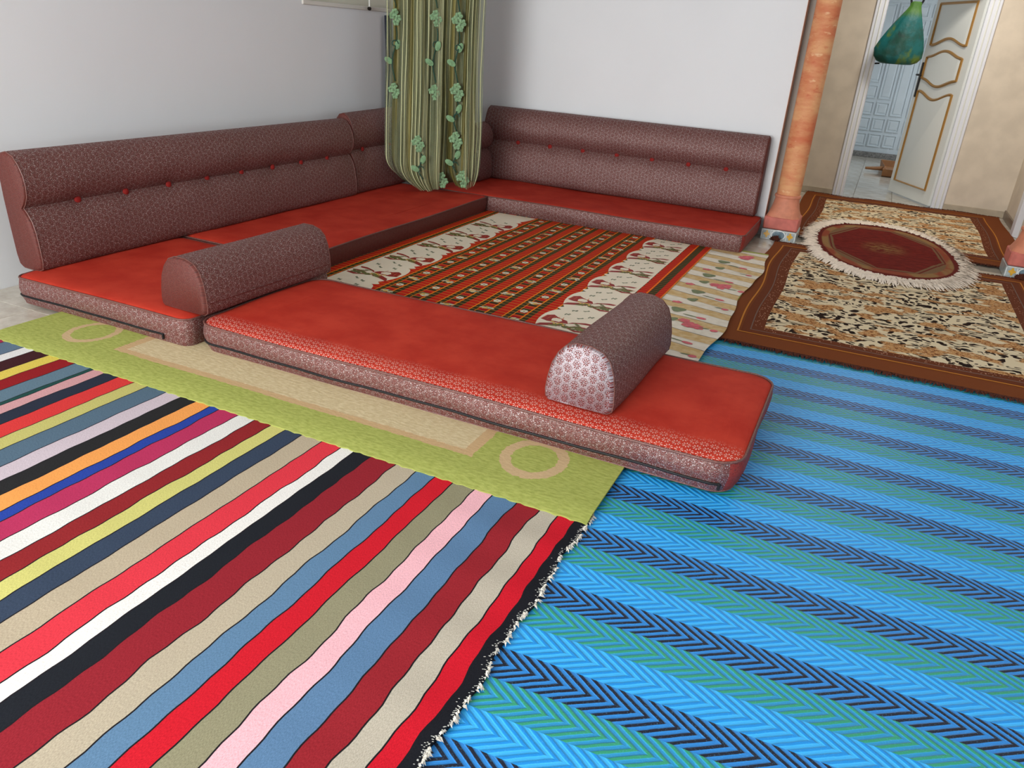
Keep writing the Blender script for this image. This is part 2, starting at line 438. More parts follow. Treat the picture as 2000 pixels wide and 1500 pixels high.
# ---- far double door of the back room
Y2 = 13.9
mb = MB(); mb.box(-0.66, 0.155, Y2 - 0.0, Y2 + 0.05, 0.08, 2.5); mb.box(0.160, 0.97, Y2, Y2 + 0.05, 0.08, 2.5)
door2 = struct('door_2', mb, m_bluewhite)
pw, pitch_x, pitch_z = 0.185, 0.218, 0.235
def door_panel(x0, x1, z0, z1):
    mbp = MB()
    a = [(x0, Y2 - 0.001, z0), (x1, Y2 - 0.001, z0), (x1, Y2 - 0.001, z1), (x0, Y2 - 0.001, z1)]
    def ins(k, y): return [(x0 + k, y, z0 + k), (x1 - k, y, z0 + k), (x1 - k, y, z1 - k), (x0 + k, y, z1 - k)]
    mbp.loft([ins(0, Y2 - 0.001), ins(0.0, Y2 - 0.016), ins(0.012, Y2 - 0.018), ins(0.018, Y2 - 0.004), ins(0.03, Y2 - 0.002), ins(0.045, Y2 - 0.012)], False, True)
    link_mesh('panel', mbp, m_bluewhite, (0, 0, 0), door2, False)
nsq = [5, 4, 3, 2, 2, 3, 4]
for c in range(7):
    x0 = -0.606 + c * pitch_x
    if c >= 4: x0 += 0.02
    for k in range(nsq[c]): door_panel(x0, x0 + pw, 0.16 + k * pitch_z, 0.16 + k * pitch_z + 0.195)
    zt = 0.16 + nsq[c] * pitch_z
    zs = 1.75 if c in (3, 4) else 2.2
    door_panel(x0, x0 + pw, zt, zs)
    if zs < 2: 
        door_panel(x0, x0 + pw, zs + 0.04, zs + 0.235); door_panel(x0, x0 + pw, zs + 0.275, zs + 0.45)
    door_panel(x0, x0 + pw, 2.26, 2.45)
mb = MB(); mb.tube([(-0.36, Y2, 1.36), (-0.36, Y2 - 0.06, 1.36), (-0.27, Y2 - 0.07, 1.37)], 0.012, 8)
link_mesh('door_handle', mb, m_iron, (0, 0, 0), door2)
mb = MB(); mb.bevbox(-0.66, 0.97, Y2 - 0.06, Y2 + 0.06, 0, 0.08, 0.004); struct('trim_4', mb, plain('grey_speckled_sill', (126, 124, 122), 0.4, var=0.35, vscale=60))

# ---- columns
def mat_marble():
    M = Mat('orange_marbled_paint', 0.6, spec=0.25); x, y, z = M.coord('Object')
    v = M.vec(x * 0.5, y * 0.5, z * 1.5); n = M.noise(v, 5.5, 5.0, 0.6); n2 = M.noise(M.vec(x, y, z * 2.4), 9.0, 5.0, 0.65)
    c = M.mix(M.mr(n, 0.32, 0.66), lin(204, 116, 80), lin(224, 168, 120))
    c = M.mix(M.mr(n2, 0.56, 0.72, 0, 0.75), c, lin(196, 92, 62)); c = M.mix(M.mr(n2, 0.30, 0.40, 0.6, 0.0), c, lin(240, 208, 164))
    M.color(c); M.bump(n2, 0.002, 0.2); return M.m
m_marble = mat_marble()
m_colbase = plain('terracotta_pink_paint', (204, 132, 104), 0.55, var=0.10, vscale=18, bump=0.2)
m_colblock = plain('rose_block_paint', (196, 110, 98), 0.55, var=0.12, vscale=16)
m_ceram = plain('grey_blue_ceramic', (170, 180, 180), 0.2, spec=0.5, var=0.12, vscale=40)
m_ceram_w = plain('ceramic_white_line', (228, 232, 230), 0.2, spec=0.5)
m_ceram_y = plain('ceramic_yellow', (222, 172, 66), 0.2, spec=0.5, var=0.1, vscale=50)
m_ceram_b = plain('ceramic_blue', (116, 138, 150), 0.2, spec=0.5, var=0.2, vscale=60)
def column(cx, label):
    cy = 6.75; r = 0.0925; hw = 0.135
    R = thing('column', label, 'column', (cx, cy, 0), 'marbled orange columns at the archway')
    s = MB(); s.lathe([(r, 0.33), (r * 1.0, 0.8), (r * 0.985, 1.6), (r * 0.97, 2.30)], cx, cy, 32); part('shaft', s, m_marble, R)
    # flared bell: round above, square below
    b = MB(); rings = []
    for k in range(9):
        t = k / 8.0; z = 0.185 + 0.16 * t; ring = []
        for j in range(32):
            a = 2 * math.pi * j / 32; c_, s_ = math.cos(a), math.sin(a)
            q = 1.0 / max(abs(c_), abs(s_)); sq = min(q, 1.22) * hw * 0.97
            e = (1 - t) ** 1.6; rad = (r * 1.03) * (1 - e) + sq * e
            ring.append((cx + rad * c_, cy + rad * s_, z))
        rings.append(ring)
    b.loft(rings); part('bell_base', b, m_colbase, R)
    b = MB(); b.lathe([(r * 1.1, 0.335), (r * 1.14, 0.345), (r * 1.1, 0.358), (r, 0.362)], cx, cy, 32); part('collar', b, m_colbase, R)
    b = MB(); b.bevbox(cx - hw, cx + hw, cy - hw, cy + hw, 0.088, 0.188, 0.008); part('block', b, m_colblock, R)
    b = MB(); b.bevbox(cx - hw - 0.004, cx + hw + 0.004, cy - hw - 0.004, cy + hw + 0.004, 0.0, 0.086, 0.003); tl = part('ceramic_tile', b, m_ceram, R)
    yf = cy - hw - 0.0045
    def flat(name, rings_, mat, y):
        q = MB(); q.loft([[(cx + p[0], y, p[1]) for p in rg] for rg in rings_], False, len(rings_) == 1, 0)
        return q
    ring_o = [(0.058 * math.cos(a), 0.046 + 0.058 * 0.72 * math.sin(a)) for a in [2 * math.pi * k / 28 for k in range(28)]]
    ring_i = [(p[0] * 0.84, 0.046 + (p[1] - 0.046) * 0.84) for p in ring_o]
    q = MB(); q.loft([[(cx + p[0], yf - 0.0006, p[1]) for p in ring_o], [(cx + p[0], yf - 0.0006, p[1]) for p in ring_i]], False, False); part('printed_ring', q, m_ceram_w, R, tl, False)
    q = MB(); b0 = q.add([(cx + p[0], yf - 0.0004, p[1]) for p in ring_i]); q.face(range(b0, b0 + 28)); part('printed_disc', q, m_ceram_b, R, tl, False)
    q = MB()
    for sx in (-1, 1):
        pts = [(sx * 0.092 + 0.02 * (1 + 0.3 * math.cos(4 * a)) * math.cos(a), 0.046 + 0.024 * (1 + 0.3 * math.cos(4 * a)) * math.sin(a)) for a in [2 * math.pi * k / 20 for k in range(20)]]
        b0 = q.add([(cx + p[0], yf - 0.0005, p[1]) for p in pts]); q.face(range(b0, b0 + 20))
    part('printed_flower', q, m_ceram_y, R, tl, False)
    q = MB()
    for x in (-hw, -0.064, 0.062, hw - 0.006): q.box(cx + x, cx + x + 0.005, yf - 0.0012, yf, 0.004, 0.082)
    q.box(cx - hw, cx + hw, yf - 0.0012, yf, 0.078, 0.083); q.box(cx - hw, cx + hw, yf - 0.0012, yf, 0.002, 0.007)
    part('printed_border', q, m_ceram_w, R, tl, False)
    b = MB(); b.lathe([(r, 2.24), (r * 1.15, 2.26), (r * 1.2, 2.28), (r * 1.5, 2.33), (r * 1.5, 2.35)], cx, cy, 32); part('capital', b, m_colbase, R)
column(-0.573, 'marbled orange column at the end of the white wall, beside the back bench')
column(1.205, 'marbled orange column cut by the right edge of the picture')

# ================================================================== FLOOR COVERINGS
def zwave(x, y): return 0.0
def sheet(mb, x0, x1, y0, y1, nx, ny, zf, th, mi=0, edge=None, xf=None):
    """flat covering: top grid with (x, y) as UV, and a thin skirt"""
    g = []
    for j in range(ny + 1):
        row = []
        for i in range(nx + 1):
            x = x0 + (x1 - x0) * i / nx; y = y0 + (y1 - y0) * j / ny
            X, Y = edge(x, y) if edge else (x, y)
            row.append((X, Y, zf(X, Y)))
        g.append(row)
    b = [mb.add(r) for r in g]
    for j in range(ny):
        for i in range(nx):
            q = [(i, j), (i + 1, j), (i + 1, j + 1), (i, j + 1)]
            mb.face([b[jj] + ii for ii, jj in q], mi, [(g[jj][ii][0], g[jj][ii][1]) for ii, jj in q])
    rim = [(i, 0) for i in range(nx)] + [(nx, j) for j in range(ny)] + [(i, ny) for i in range(nx, 0, -1)] + [(0, j) for j in range(ny, 0, -1)]
    lo = mb.add([(g[j][i][0], g[j][i][1], g[j][i][2] - th) for i, j in rim]); n = len(rim)
    for k in range(n):
        k2 = (k + 1) % n; a, c = rim[k], rim[k2]
        mb.face([lo + k, lo + k2, b[c[1]] + c[0], b[a[1]] + a[0]], mi, [(g[a[1]][a[0]][0], g[a[1]][a[0]][1]), (g[c[1]][c[0]][0], g[c[1]][c[0]][1])] * 2)
def strands(mb, a, b, direction, n, lmin, lmax, wid, z, rng, spread=0.6, mi=0, drop=0.0):
    """short yarn strands set along the edge a-b"""
    for k in range(n):
        t = (k + rng.random()) / n; x = a[0] + (b[0] - a[0]) * t; y = a[1] + (b[1] - a[1]) * t
        L = rng.uniform(lmin, lmax); an = math.atan2(direction[1], direction[0]) + rng.uniform(-spread, spread)
        an2 = an + rng.uniform(-spread, spread)
        zz = z(x, y) if callable(z) else z
        p0 = Vector((x, y, zz)); p1 = p0 + Vector((math.cos(an), math.sin(an), 0)) * L * 0.5 + Vector((0, 0, rng.uniform(0, 0.004)))
        p2 = p1 + Vector((math.cos(an2), math.sin(an2), 0)) * L * 0.5; p2.z = max(0.0075, zz - drop)
        s = Vector((-math.sin(an), math.cos(an), 0)) * wid * 0.5
        i = mb.add([p0 + s, p0 - s, p1 + s + Vector((0, 0, .001)), p1 - s, p2])
        mb.face([i, i + 1, i + 3, i + 2], mi); mb.face([i + 2, i + 3, i + 4], mi)

# ---- blue herringbone plastic mat
def mat_mat():
    M = Mat('blue_herringbone_weave', 0.42, spec=0.45); u, v, _ = M.coord('UV')
    P = 0.30; ca = math.tan(math.radians(2.0))
    vv = v - u * ca                                        # stripes drift a touch across the mat
    wob = (M.noise(M.vec(u * 1.0, v * 1.0), 3.0, 2.0) - 0.5) * 0.012
    vv = vv + wob
    q = (vv - (2.235 - 0.05)) / P
    ph = q.frac() * 3.0                                    # 0-1 navy, 1-2 light blue, 2-3 green (going away)
    band = ph.floor(); w_ = (ph.frac() - 0.5) * 0.10       # metres from the band centre
    s = (u + w_.abs() * 1.55 + (M.noise(M.vec(u * 30.0, v * 30.0), 1.0, 2.0) - 0.5) * 0.006) / 0.0352
    saw = s.frac(); tri = (saw - 0.5).abs() * 2.0
    line = M.mr(tri, 0.50, 0.62)
    sn = (u * 2600.0).sin() * 0.5 + 0.5                    # fine straw weave
    isn = band < 0.5; isg = band > 1.5
    cn = M.mix(line, lin(40, 128, 205), lin(17, 24, 44))
    cb = M.mix(line, lin(56, 172, 240), lin(24, 142, 222))
    cg = M.mix(line, lin(38, 142, 196), lin(48, 152, 118))
    far = M.noise(M.vec(u, v), 260.0, 1.0)
    c = M.mix(isn, M.mix(isg, cb, cg), cn)
    c = M.mix(M.mr(far, 0.55, 0.8, 0, 0.25), c, lin(120, 196, 235))
    M.color(c); M.bump(M.mr(tri, 0.2, 0.8) * 1.0 + far * 0.3, 0.003, 0.5); return M.m
mb = MB(); sheet(mb, -0.74, 1.75, 0.25, 4.25, 4, 4, lambda x, y: 0.004, 0.003)
o = link_mesh('herringbone_mat', mb, mat_mat(), (0.5, 2.2, 0.0)); tag(o, 'blue, green and navy herringbone woven plastic mat on the floor at right', 'mat')

# ---- striped kilim
SX = [-3.43, -3.308, -3.185, -3.117, -3.027, -2.951, -2.864, -2.771, -2.747, -2.683, -2.609, -2.519, -2.443, -2.343, -2.262, -2.187, -2.109, -2.06, -1.97, -1.89, -1.813, -1.746, -1.669, -1.579, -1.492, -1.437, -1.369, -1.263, -1.18, -1.107, -1.036, -0.955, -0.886, -0.802, -0.722, -0.652, -0.596]
SCOL = [(160, 40, 80), (96, 118, 140), (228, 228, 228), (62, 20, 28), (222, 200, 88), (146, 20, 28), (96, 122, 140), (26, 74, 70), (208, 156, 160), (36, 44, 62), (214, 56, 56), (194, 188, 112), (84, 108, 128), (204, 190, 200), (34, 34, 36), (240, 160, 84), (36, 66, 160), (182, 48, 92), (230, 230, 226), (142, 34, 38), (206, 202, 120), (52, 66, 88), (186, 172, 148), (220, 56, 70), (238, 236, 232), (24, 28, 36), (146, 32, 44), (188, 176, 154), (96, 132, 166), (206, 24, 42), (148, 144, 116), (246, 188, 198), (94, 130, 168), (152, 34, 44), (192, 184, 168), (206, 22, 42)]
def fabric(name, rgb, fine=500.0):
    M = Mat(name, 0.88, spec=0.15); u, v, _ = M.coord('UV'); vec = M.vec(u, v)
    c = lin(*rgb); n = M.noise(M.vec(u * 1.0, v * 0.35), fine, 2.0); n2 = M.noise(vec, 7.0, 3.0)
    d = tuple(k * 0.72 for k in c[:3]) + (1,); e = tuple(min(1, k * 0.98 + 0.003) for k in c[:3]) + (1,)
    cc = M.mix(M.mr(n, 0.3, 0.7), d, e); cc = M.mix(M.mr(n2, 0.5, 0.8, 0, 0.18), cc, d)
    M.color(cc); M.bump(n, 0.0012, 0.4); return M.m
m_weft = fabric('dark_weft_line', (26, 22, 28)); kil_mats = [m_weft]; kil_ix = []; cache = {}
for c in SCOL:
    if c not in cache: cache[c] = len(kil_mats); kil_mats.append(fabric('kilim_%d_%d_%d' % c, c))
    kil_ix.append(cache[c])
cache_b = len(kil_mats); kil_mats.append(fabric('kilim_border_black', (20, 22, 30)))
def zk(x, y):
    a = sm(-2.6, -0.9, x) * sm(0.4, 0.9, y)
    rip = 0.5 + 0.5 * math.sin((y + 0.10 * x) * 2 * math.pi / 0.24 + 0.6 * math.sin(x * 5))
    b = 0.0055 * a * sm(1.99, 1.80, y) * rip * (0.5 + 0.5 * math.sin(x * 3.1 + 1.0 + y))
    return 0.0125 + b
rng = random.Random(3)
mb = MB(); NY = 90; ky0, ky1 = 0.05, 2.22
wb = []
for i in range(len(SX)):
    wb.append((rng.uniform(0, 6.28), rng.uniform(0, 6.28), rng.uniform(0.6, 1.4)))
def bx_(i, y):
    p, q, s_ = wb[i]
    k = 0.5 + 0.8 * sm(-3.2, -1.0, SX[i])
    return SX[i] + k * s_ * (0.0030 * math.sin(2 * math.pi * y / (0.33 + 0.02 * math.sin(q)) + 0.5 * SX[i] * 4 + 0.35 * p) * (0.6 + 0.4 * math.sin(y * 5.1 + q)) + 0.0012 * math.sin(2 * math.pi * y / 0.11 + q)) + 0.0006 * ((i * 7 + int(y * 1000)) % 3 - 1)
ys = [ky0 + (ky1 - ky0) * j / NY for j in range(NY + 1)]
HLW = 0.0022
for i in range(len(SX) - 1):
    def strip(fa, fb, mi):
        va = mb.add([(fa(y), y, zk(fa(y), y)) for y in ys]); vb = mb.add([(fb(y), y, zk(fb(y), y)) for y in ys])
        for j in range(NY):
            mb.face([va + j, vb + j, vb + j + 1, va + j + 1], mi, [(fa(ys[j]), ys[j]), (fb(ys[j]), ys[j]), (fb(ys[j + 1]), ys[j + 1]), (fa(ys[j + 1]), ys[j + 1])])
    a0 = HLW if i > 0 else 0.0
    strip(lambda y: bx_(i, y) + a0, lambda y: bx_(i + 1, y) - HLW, kil_ix[i])
    strip(lambda y: bx_(i + 1, y) - HLW, lambda y: bx_(i + 1, y) + HLW, 0)
iL = len(SX) - 1
def edge_x(y): return -0.560 + 0.006 * math.sin(y * 17) + 0.004 * math.sin(y * 41 + 1)
strip(lambda y: bx_(iL, y) + HLW, lambda y: edge_x(y), cache_b)
va = mb.add([(edge_x(y), y, zk(edge_x(y), y)) for y in ys]); vb = mb.add([(edge_x(y) + 0.002, y, 0.0075) for y in ys])
for j in range(NY): mb.face([va + j, vb + j, vb + j + 1, va + j + 1], cache_b, [(edge_x(ys[j]), ys[j])] * 4)
K = thing('striped_kilim', 'flat woven rug of many coloured stripes with a black edge, bottom left', 'rug', (-2.0, 1.1, 0))
part('woven_field', mb, kil_mats, K, None, True, 1.2)
mb = MB(); rr = random.Random(11)
yq = 0.3
while yq < 1.99:
    ln_ = rr.uniform(0.012, 0.05); ex_ = edge_x(yq) - 0.001
    strands(mb, (ex_, yq), (edge_x(yq + ln_) - 0.001, yq + ln_), (1, 0.1), max(4, int(ln_ * 420)), 0.006, 0.020, 0.006, lambda x, y: zk(x, y) - 0.001, rr, 1.3, drop=0.004)
    yq += ln_ + rr.uniform(0.006, 0.035)
f_ = part('fringe', mb, plain('off_white_yarn', (206, 202, 192), 0.9), K, None, False); f_['kind'] = 'stuff'; f_['label'] = 'ragged white yarn fringe'
# white flecks of warp showing through the black edge
mb = MB()
for k in range(600):
    y = rr.uniform(0.4, 1.96); x = edge_x(y) - abs(rr.gauss(0, 0.007)); z = zk(x, y) + 0.0009
    b0 = mb.add([(x, y, z), (x + 0.0035, y + 0.0008, z), (x + 0.0035, y + 0.0026, z), (x, y + 0.0018, z)]); mb.face([b0, b0 + 1, b0 + 2, b0 + 3])
f_ = part('warp_flecks', mb, plain('warp_white', (205, 205, 200), 0.9), K, None, False); f_['kind'] = 'stuff'

# ---- green rug with cream blocks and rings
def mat_green():
    M = Mat('lime_green_pile', 0.92, spec=0.1); u, v, _ = M.coord('UV'); vec = M.vec(u, v)
    wob = (M.noise(vec, 60.0, 3.0) - 0.5) * 0.022
    n = M.noise(M.vec(u * 0.4, v), 90.0, 4.0); f = M.noise(vec, 700.0, 2.0)
    g = M.mix(M.mr(n, 0.3, 0.7), lin(156, 166, 84), lin(180, 188, 104))
    x = u + wob; y = v + (M.noise(vec, 50.0, 2.0) - 0.5) * 0.018
    def inr(a, b, c, d): return (x > a) * (x < b) * (y > c) * (y < d)
    rect = inr(-2.835, -1.055, 2.13, 3.9)
    rect_in = inr(-2.79, -1.10, 2.165, 3.85)
    def ring(cx, cy, rx, ry, w_):
        a = (x - cx) / rx; b = (y - cy) / ry; r = (a * a + b * b).sqrt()
        return (r < 1.0) * (r > 1.0 - w_)
    rg = ring(-0.855, 2.235, 0.122, 0.145, 0.32).max(ring(-3.075, 2.225, 0.115, 0.135, 0.26))
    c = M.mix(rect, g, lin(206, 172, 132)); c = M.mix(rect_in, c, M.mix(M.mr(n, 0.35, 0.7), lin(206, 186, 148), lin(224, 208, 172))); c = M.mix(rg, c, lin(208, 178, 140))
    c = M.mix(f * 0.3, c, lin(120, 120, 60))
    M.color(c); M.bump(f + n, 0.004, 0.6); return M.m
rng2 = random.Random(5)
mb = MB(); sheet(mb, -3.42, -0.555, 1.962, 5.97, 160, 100, lambda x, y: 0.026 - 0.009 * sm(2.02, 1.962, y) + 0.0008 * math.sin(x * 9 + y * 4), 0.006,
    edge=lambda x, y: (x, y + (0.003 * math.sin(x * 230) + 0.0015 * math.sin(x * 611) if y < 2.0 else 0) - (0.012 * (x + 0.55) if y < 2.0 else 0) * 0.0))
o = link_mesh('green_rug', mb, mat_green(), (-2.0, 4.0, 0)); tag(o, 'lime green pile rug with cream block and ring motifs lying under the seating', 'rug')

# ---- leopard print rugs
def mat_leo():
    M = Mat('leopard_print_pile', 0.9, spec=0.1); u, v, _ = M.coord('UV')
    d1 = M.noise(M.vec(u, v), 5.0, 2.0) - 0.5
    vec = M.vec(u * 0.8 + d1 * 0.12, v * 0.8 + d1 * 0.2)
    patch = M.noise(M.vec(u * 1.0, v * 1.7), 3.8, 2.0)
    big = M.vor(vec, 32.0); fine = M.vor(M.vec(u * 0.6, v * 1.0), 80.0); st = M.noise(M.vec(u * 9.0 + d1 * 10, v * 36.0 + d1 * 14), 1.0, 2.0)
    cream = lin(222, 206, 172); tan = lin(176, 116, 62); blk = lin(34, 18, 12)
    n3 = M.noise(M.vec(u, v), 120.0, 3.0)
    spot = M.mr(big, 0.43, 0.48, 1.0, 0.0); spotf = M.mr(fine, 0.36, 0.44, 1.0, 0.0)
    strp = M.mr(st, 0.45, 0.48, 1.0, 0.0)
    c1 = M.mix(spot, cream, blk)
    c2 = M.mix(strp, cream, blk)
    c3 = M.mix(spotf, M.mix(M.mr(n3, 0.35, 0.65), tan, lin(206, 168, 118)), lin(120, 70, 34))
    c = M.mix(M.mr(patch, 0.49, 0.53), c1, c3)
    c = M.mix(M.mr(M.noise(M.vec(u, v * 1.6), 5.3, 2.0), 0.53, 0.56), c, c2)
    M.color(c); M.bump(M.noise(M.vec(u, v), 600.0, 2.0), 0.002, 0.4); return M.m
m_leo = mat_leo()
def fab2(name, rgb): return fabric(name, rgb, 700.0)
m_brown = fab2('brown_border_pile', (124, 62, 20)); m_brown2 = fab2('dark_brown_border_pile', (108, 50, 18)); m_ochre = fab2('ochre_line', (196, 126, 48)); m_grl = fab2('grey_line', (120, 96, 84)); m_brfr = plain('dark_brown_yarn', (74, 32, 18), 0.95)
m_dots = plain('pale_dot_yarn', (206, 160, 130), 0.9)
def leopard(label, x0, x1, y0, y1, ix0, ix1, iy0, iy1, zf, edge, fr, seed):
    R = thing('leopard_rug', label, 'rug', ((x0 + x1) / 2, (y0 + y1) / 2, 0), 'leopard print rugs')
    mb = MB(); sheet(mb, x0, x1, y0, y1, 40, 60, zf, 0.008, edge=edge); part('brown_border', mb, m_brown, R, None, True, 1.2)
    up = lambda d: (lambda x, y: zf(x, y) + d)
    mb = MB(); sheet(mb, ix0, ix1, iy0, iy1, 26, 40, up(0.0022), 0.002, edge=edge); part('leopard_field', mb, m_leo, R, None, True, 1.2)
    # inner darker band and its two lines
    mb = MB(); t = 0.115
    for (a, b, c, d) in ((ix0 - t, ix0, iy0 - t, iy1 + t), (ix1, ix1 + t, iy0 - t, iy1 + t), (ix0, ix1, iy0 - t, iy0), (ix0, ix1, iy1, iy1 + t)):
        sheet(mb, a, b, c, d, 8 if b - a < 0.3 else 26, 30 if d - c > 0.3 else 3, up(0.0014), 0.001, edge=edge)
    part('inner_band', mb, m_brown2, R, None, True, 1.2)
    for off, wd, mt, nm in ((t + 0.012, 0.009, m_ochre, 'ochre_line'), (t - 0.05, 0.006, m_grl, 'grey_line')):
        mb = MB()
        for (a, b, c, d) in ((ix0 - off - wd, ix0 - off, iy0 - off - wd, iy1 + off + wd), (ix1 + off, ix1 + off + wd, iy0 - off - wd, iy1 + off + wd), (ix0 - off, ix1 + off, iy0 - off - wd, iy0 - off), (ix0 - off, ix1 + off, iy1 + off, iy1 + off + wd)):
            sheet(mb, a, b, c, d, 1 if b - a < 0.1 else 26, 40 if d - c > 0.1 else 1, up(0.0026), 0.001, edge=edge)
        part(nm, mb, mt, R, None, False)
    rd = random.Random(seed); mb = MB()
    for k in range(420):
        side = rd.random()
        if side < 0.42: x = ix0 - rd.uniform(0.006, 0.06); y = rd.uniform(iy0, iy1)
        elif side < 0.7: x = ix1 + rd.uniform(0.006, 0.06); y = rd.uniform(iy0, iy1)
        else: x = rd.uniform(ix0, ix1); y = iy0 - rd.uniform(0.006, 0.06)
        X, Y = edge(x, y); z = zf(X, Y) + 0.0035; s_ = rd.uniform(0.002, 0.0045)
        b0 = mb.add([(X - s_, Y, z), (X, Y - s_, z), (X + s_, Y, z), (X, Y + s_, z)]); mb.face([b0, b0 + 1, b0 + 2, b0 + 3])
    f = part('speckles', mb, m_dots, R, None, False); f['kind'] = 'stuff'
    mb = MB()
    for a, b, dr in fr: strands(mb, edge(*a), edge(*b), dr, int(520 * abs(b[0] - a[0] + b[1] - a[1]) / 1.8), 0.015, 0.065, 0.009, lambda x, y: zf(x, y) - 0.001, rd, 0.7, drop=0.009)
    f = part('fringe', mb, m_brfr, R, None, False); f['kind'] = 'stuff'
    return R
def e1(x, y):
    t = sm(0.0, -0.6, x)
    yy = y + 0.012 * (x + 0.5)
    return (x - 0.05 * t * sm(4.0, 6.3, y) + 0.012 * t * math.sin(y * 5.2), yy)
z1 = lambda x, y: 0.017 + 0.002 * (1 + math.sin(y * 6 + x * 3)) * sm(0.2, -0.6, x)
leopard('large brown leopard print rug in front of the columns', -0.54, 1.22, 3.945, 6.50, -0.335, 1.02, 4.24, 6.26, z1, e1,
        (((-0.54, 3.945), (1.22, 3.945), (0, -1)), ((-0.54, 6.50), (1.22, 6.50), (0, 1))), 1)
LR = [o_ for o_ in COL.objects if o_.name == 'leopard_rug'][0]
for tx in (-0.585, 1.165):
    mb = MB(); rt = random.Random(int(tx * 100))
    for k in range(26):
        a = math.pi * (k + 0.5) / 26; L_ = rt.uniform(0.035, 0.05); p0 = Vector((tx, 6.50, 0.022)); d_ = Vector((math.cos(a), 0.45, math.sin(a) * 0.9))
        mb.tube([p0 + d_ * 0.006, p0 + d_ * L_ * 0.6 + Vector((0, 0.012, 0)), p0 + d_ * L_ + Vector((0, 0.02, -0.004))], [0.005, 0.0045, 0.002], 5)
    q_ = part('tassel', mb, m_brfr, LR); q_['kind'] = 'stuff'
def e2(x, y): return (x + 0.01 * math.sin(y * 4), y - 0.012 * x + 0.012 * math.sin(x * 6) * sm(8, 9.3, y))
z2 = lambda x, y: 0.014 + 0.004 * sm(9.1, 9.35, y) * (1 + math.sin(x * 9))
leopard('smaller brown leopard print rug between the columns and the hall door', -0.60, 1.30, 6.92, 9.34, -0.36, 1.02, 7.22, 9.05, z2, e2,
        (((-0.60, 6.92), (1.30, 6.92), (0, -1)), ((-0.60, 9.34), (1.30, 9.34), (0, 1))), 2)

# ---- oval red rug
def mat_oval():
    M = Mat('oval_red_pile', 0.92, spec=0.1); u, v, _ = M.coord('UV')     # u, v: local, -1..1
    vec = M.vec(u, v)
    r = M.math('POWER', M.math('POWER', u.abs(), 2.4) + M.math('POWER', v.abs(), 2.4), 1 / 2.4)
    n = M.noise(M.vec(u * 1.0, v * 3.0), 7.0, 5.0, 0.65); n2 = M.noise(vec, 3.0, 3.0); f = M.noise(vec, 260.0, 2.0)
    c = M.mix(M.mr(n, 0.3, 0.7), lin(96, 22, 20), lin(124, 36, 28))
    med = M.mr((u * u * 2.2 + v * v * 4.5).sqrt() + (n - 0.5) * 0.9, 0.15, 0.62, 1.0, 0.0)
    c = M.mix(med * M.mr(n, 0.40, 0.62), c, lin(140, 112, 66))
    r8 = (u.abs()).max(v.abs() * 0.97).max((u.abs() + v.abs()) * 0.735)
    c = M.mix(M.mr(r8 + (n2 - 0.5) * 0.05, 0.70, 0.72), c, lin(124, 98, 70))
    c = M.mix((r8 > 0.74) * (r8 < 0.765), c, lin(108, 44, 34))
    c = M.mix(M.mr(r, 0.775, 0.79), c, M.mix(M.mr(n2, 0.42, 0.58), lin(146, 74, 52), lin(150, 118, 76)))
    c = M.mix(M.mr(r, 0.865, 0.885), c, lin(104, 34, 28))
    c = M.mix(f * 0.3, c, lin(70, 30, 24))
    M.color(c); M.bump(f, 0.003, 0.5); return M.m
OC = Vector((0.235, 6.845, 0)); OA, OB, OT = 0.545, 1.0, math.radians(7)
def opt(a, k=1.0):
    c_, s_ = math.cos(a), math.sin(a); e = 2 / 2.25
    x = OA * k * math.copysign(abs(c_) ** e, c_); y = OB * k * math.copysign(abs(s_) ** e, s_)
    return (OC.x + x * math.cos(OT) - y * math.sin(OT), OC.y + x * math.sin(OT) + y * math.cos(OT)), (x / OA, y / OB)
def zo(x, y):
    base = max(z1(x, y) + 0.006 if y < 6.55 else 0, z2(x, y) + 0.006 if y > 6.88 else 0, 0.016)
    return base + 0.008
OV = thing('oval_rug', 'oval wine red rug with white fringe lying across the two leopard rugs', 'rug', (OC.x, OC.y, 0))
mb = MB(); NA = 72; ks = [1.0, 0.85, 0.6, 0.35, 0.12]; rings = []; uvr = []
for k in ks:
    pr_ = [opt(2 * math.pi * i / NA, k) for i in range(NA)]
    rings.append([(p[0][0], p[0][1], zo(*p[0]) - (0.004 if k == 1 else 0)) for p in pr_]); uvr.append([p[1] for p in pr_] + [pr_[0][1]])
mb.loft(rings, False, False, uvs=uvr)
b0 = len(mb.v) - NA; mb.face(range(b0, b0 + NA), 0, uvr[-1][:NA])
rings2 = [[(x, y, z - 0.007) for x, y, z in rings[0]], rings[0]]; mb.loft(rings2, False, False, uvs=[uvr[0], uvr[0]])
part('pile', mb, mat_oval(), OV, None, True, 1.2)
mb = MB(); rr = random.Random(4); fr_ = plain('cream_fringe_yarn', (236, 224, 208), 0.9, var=0.12, vscale=30)
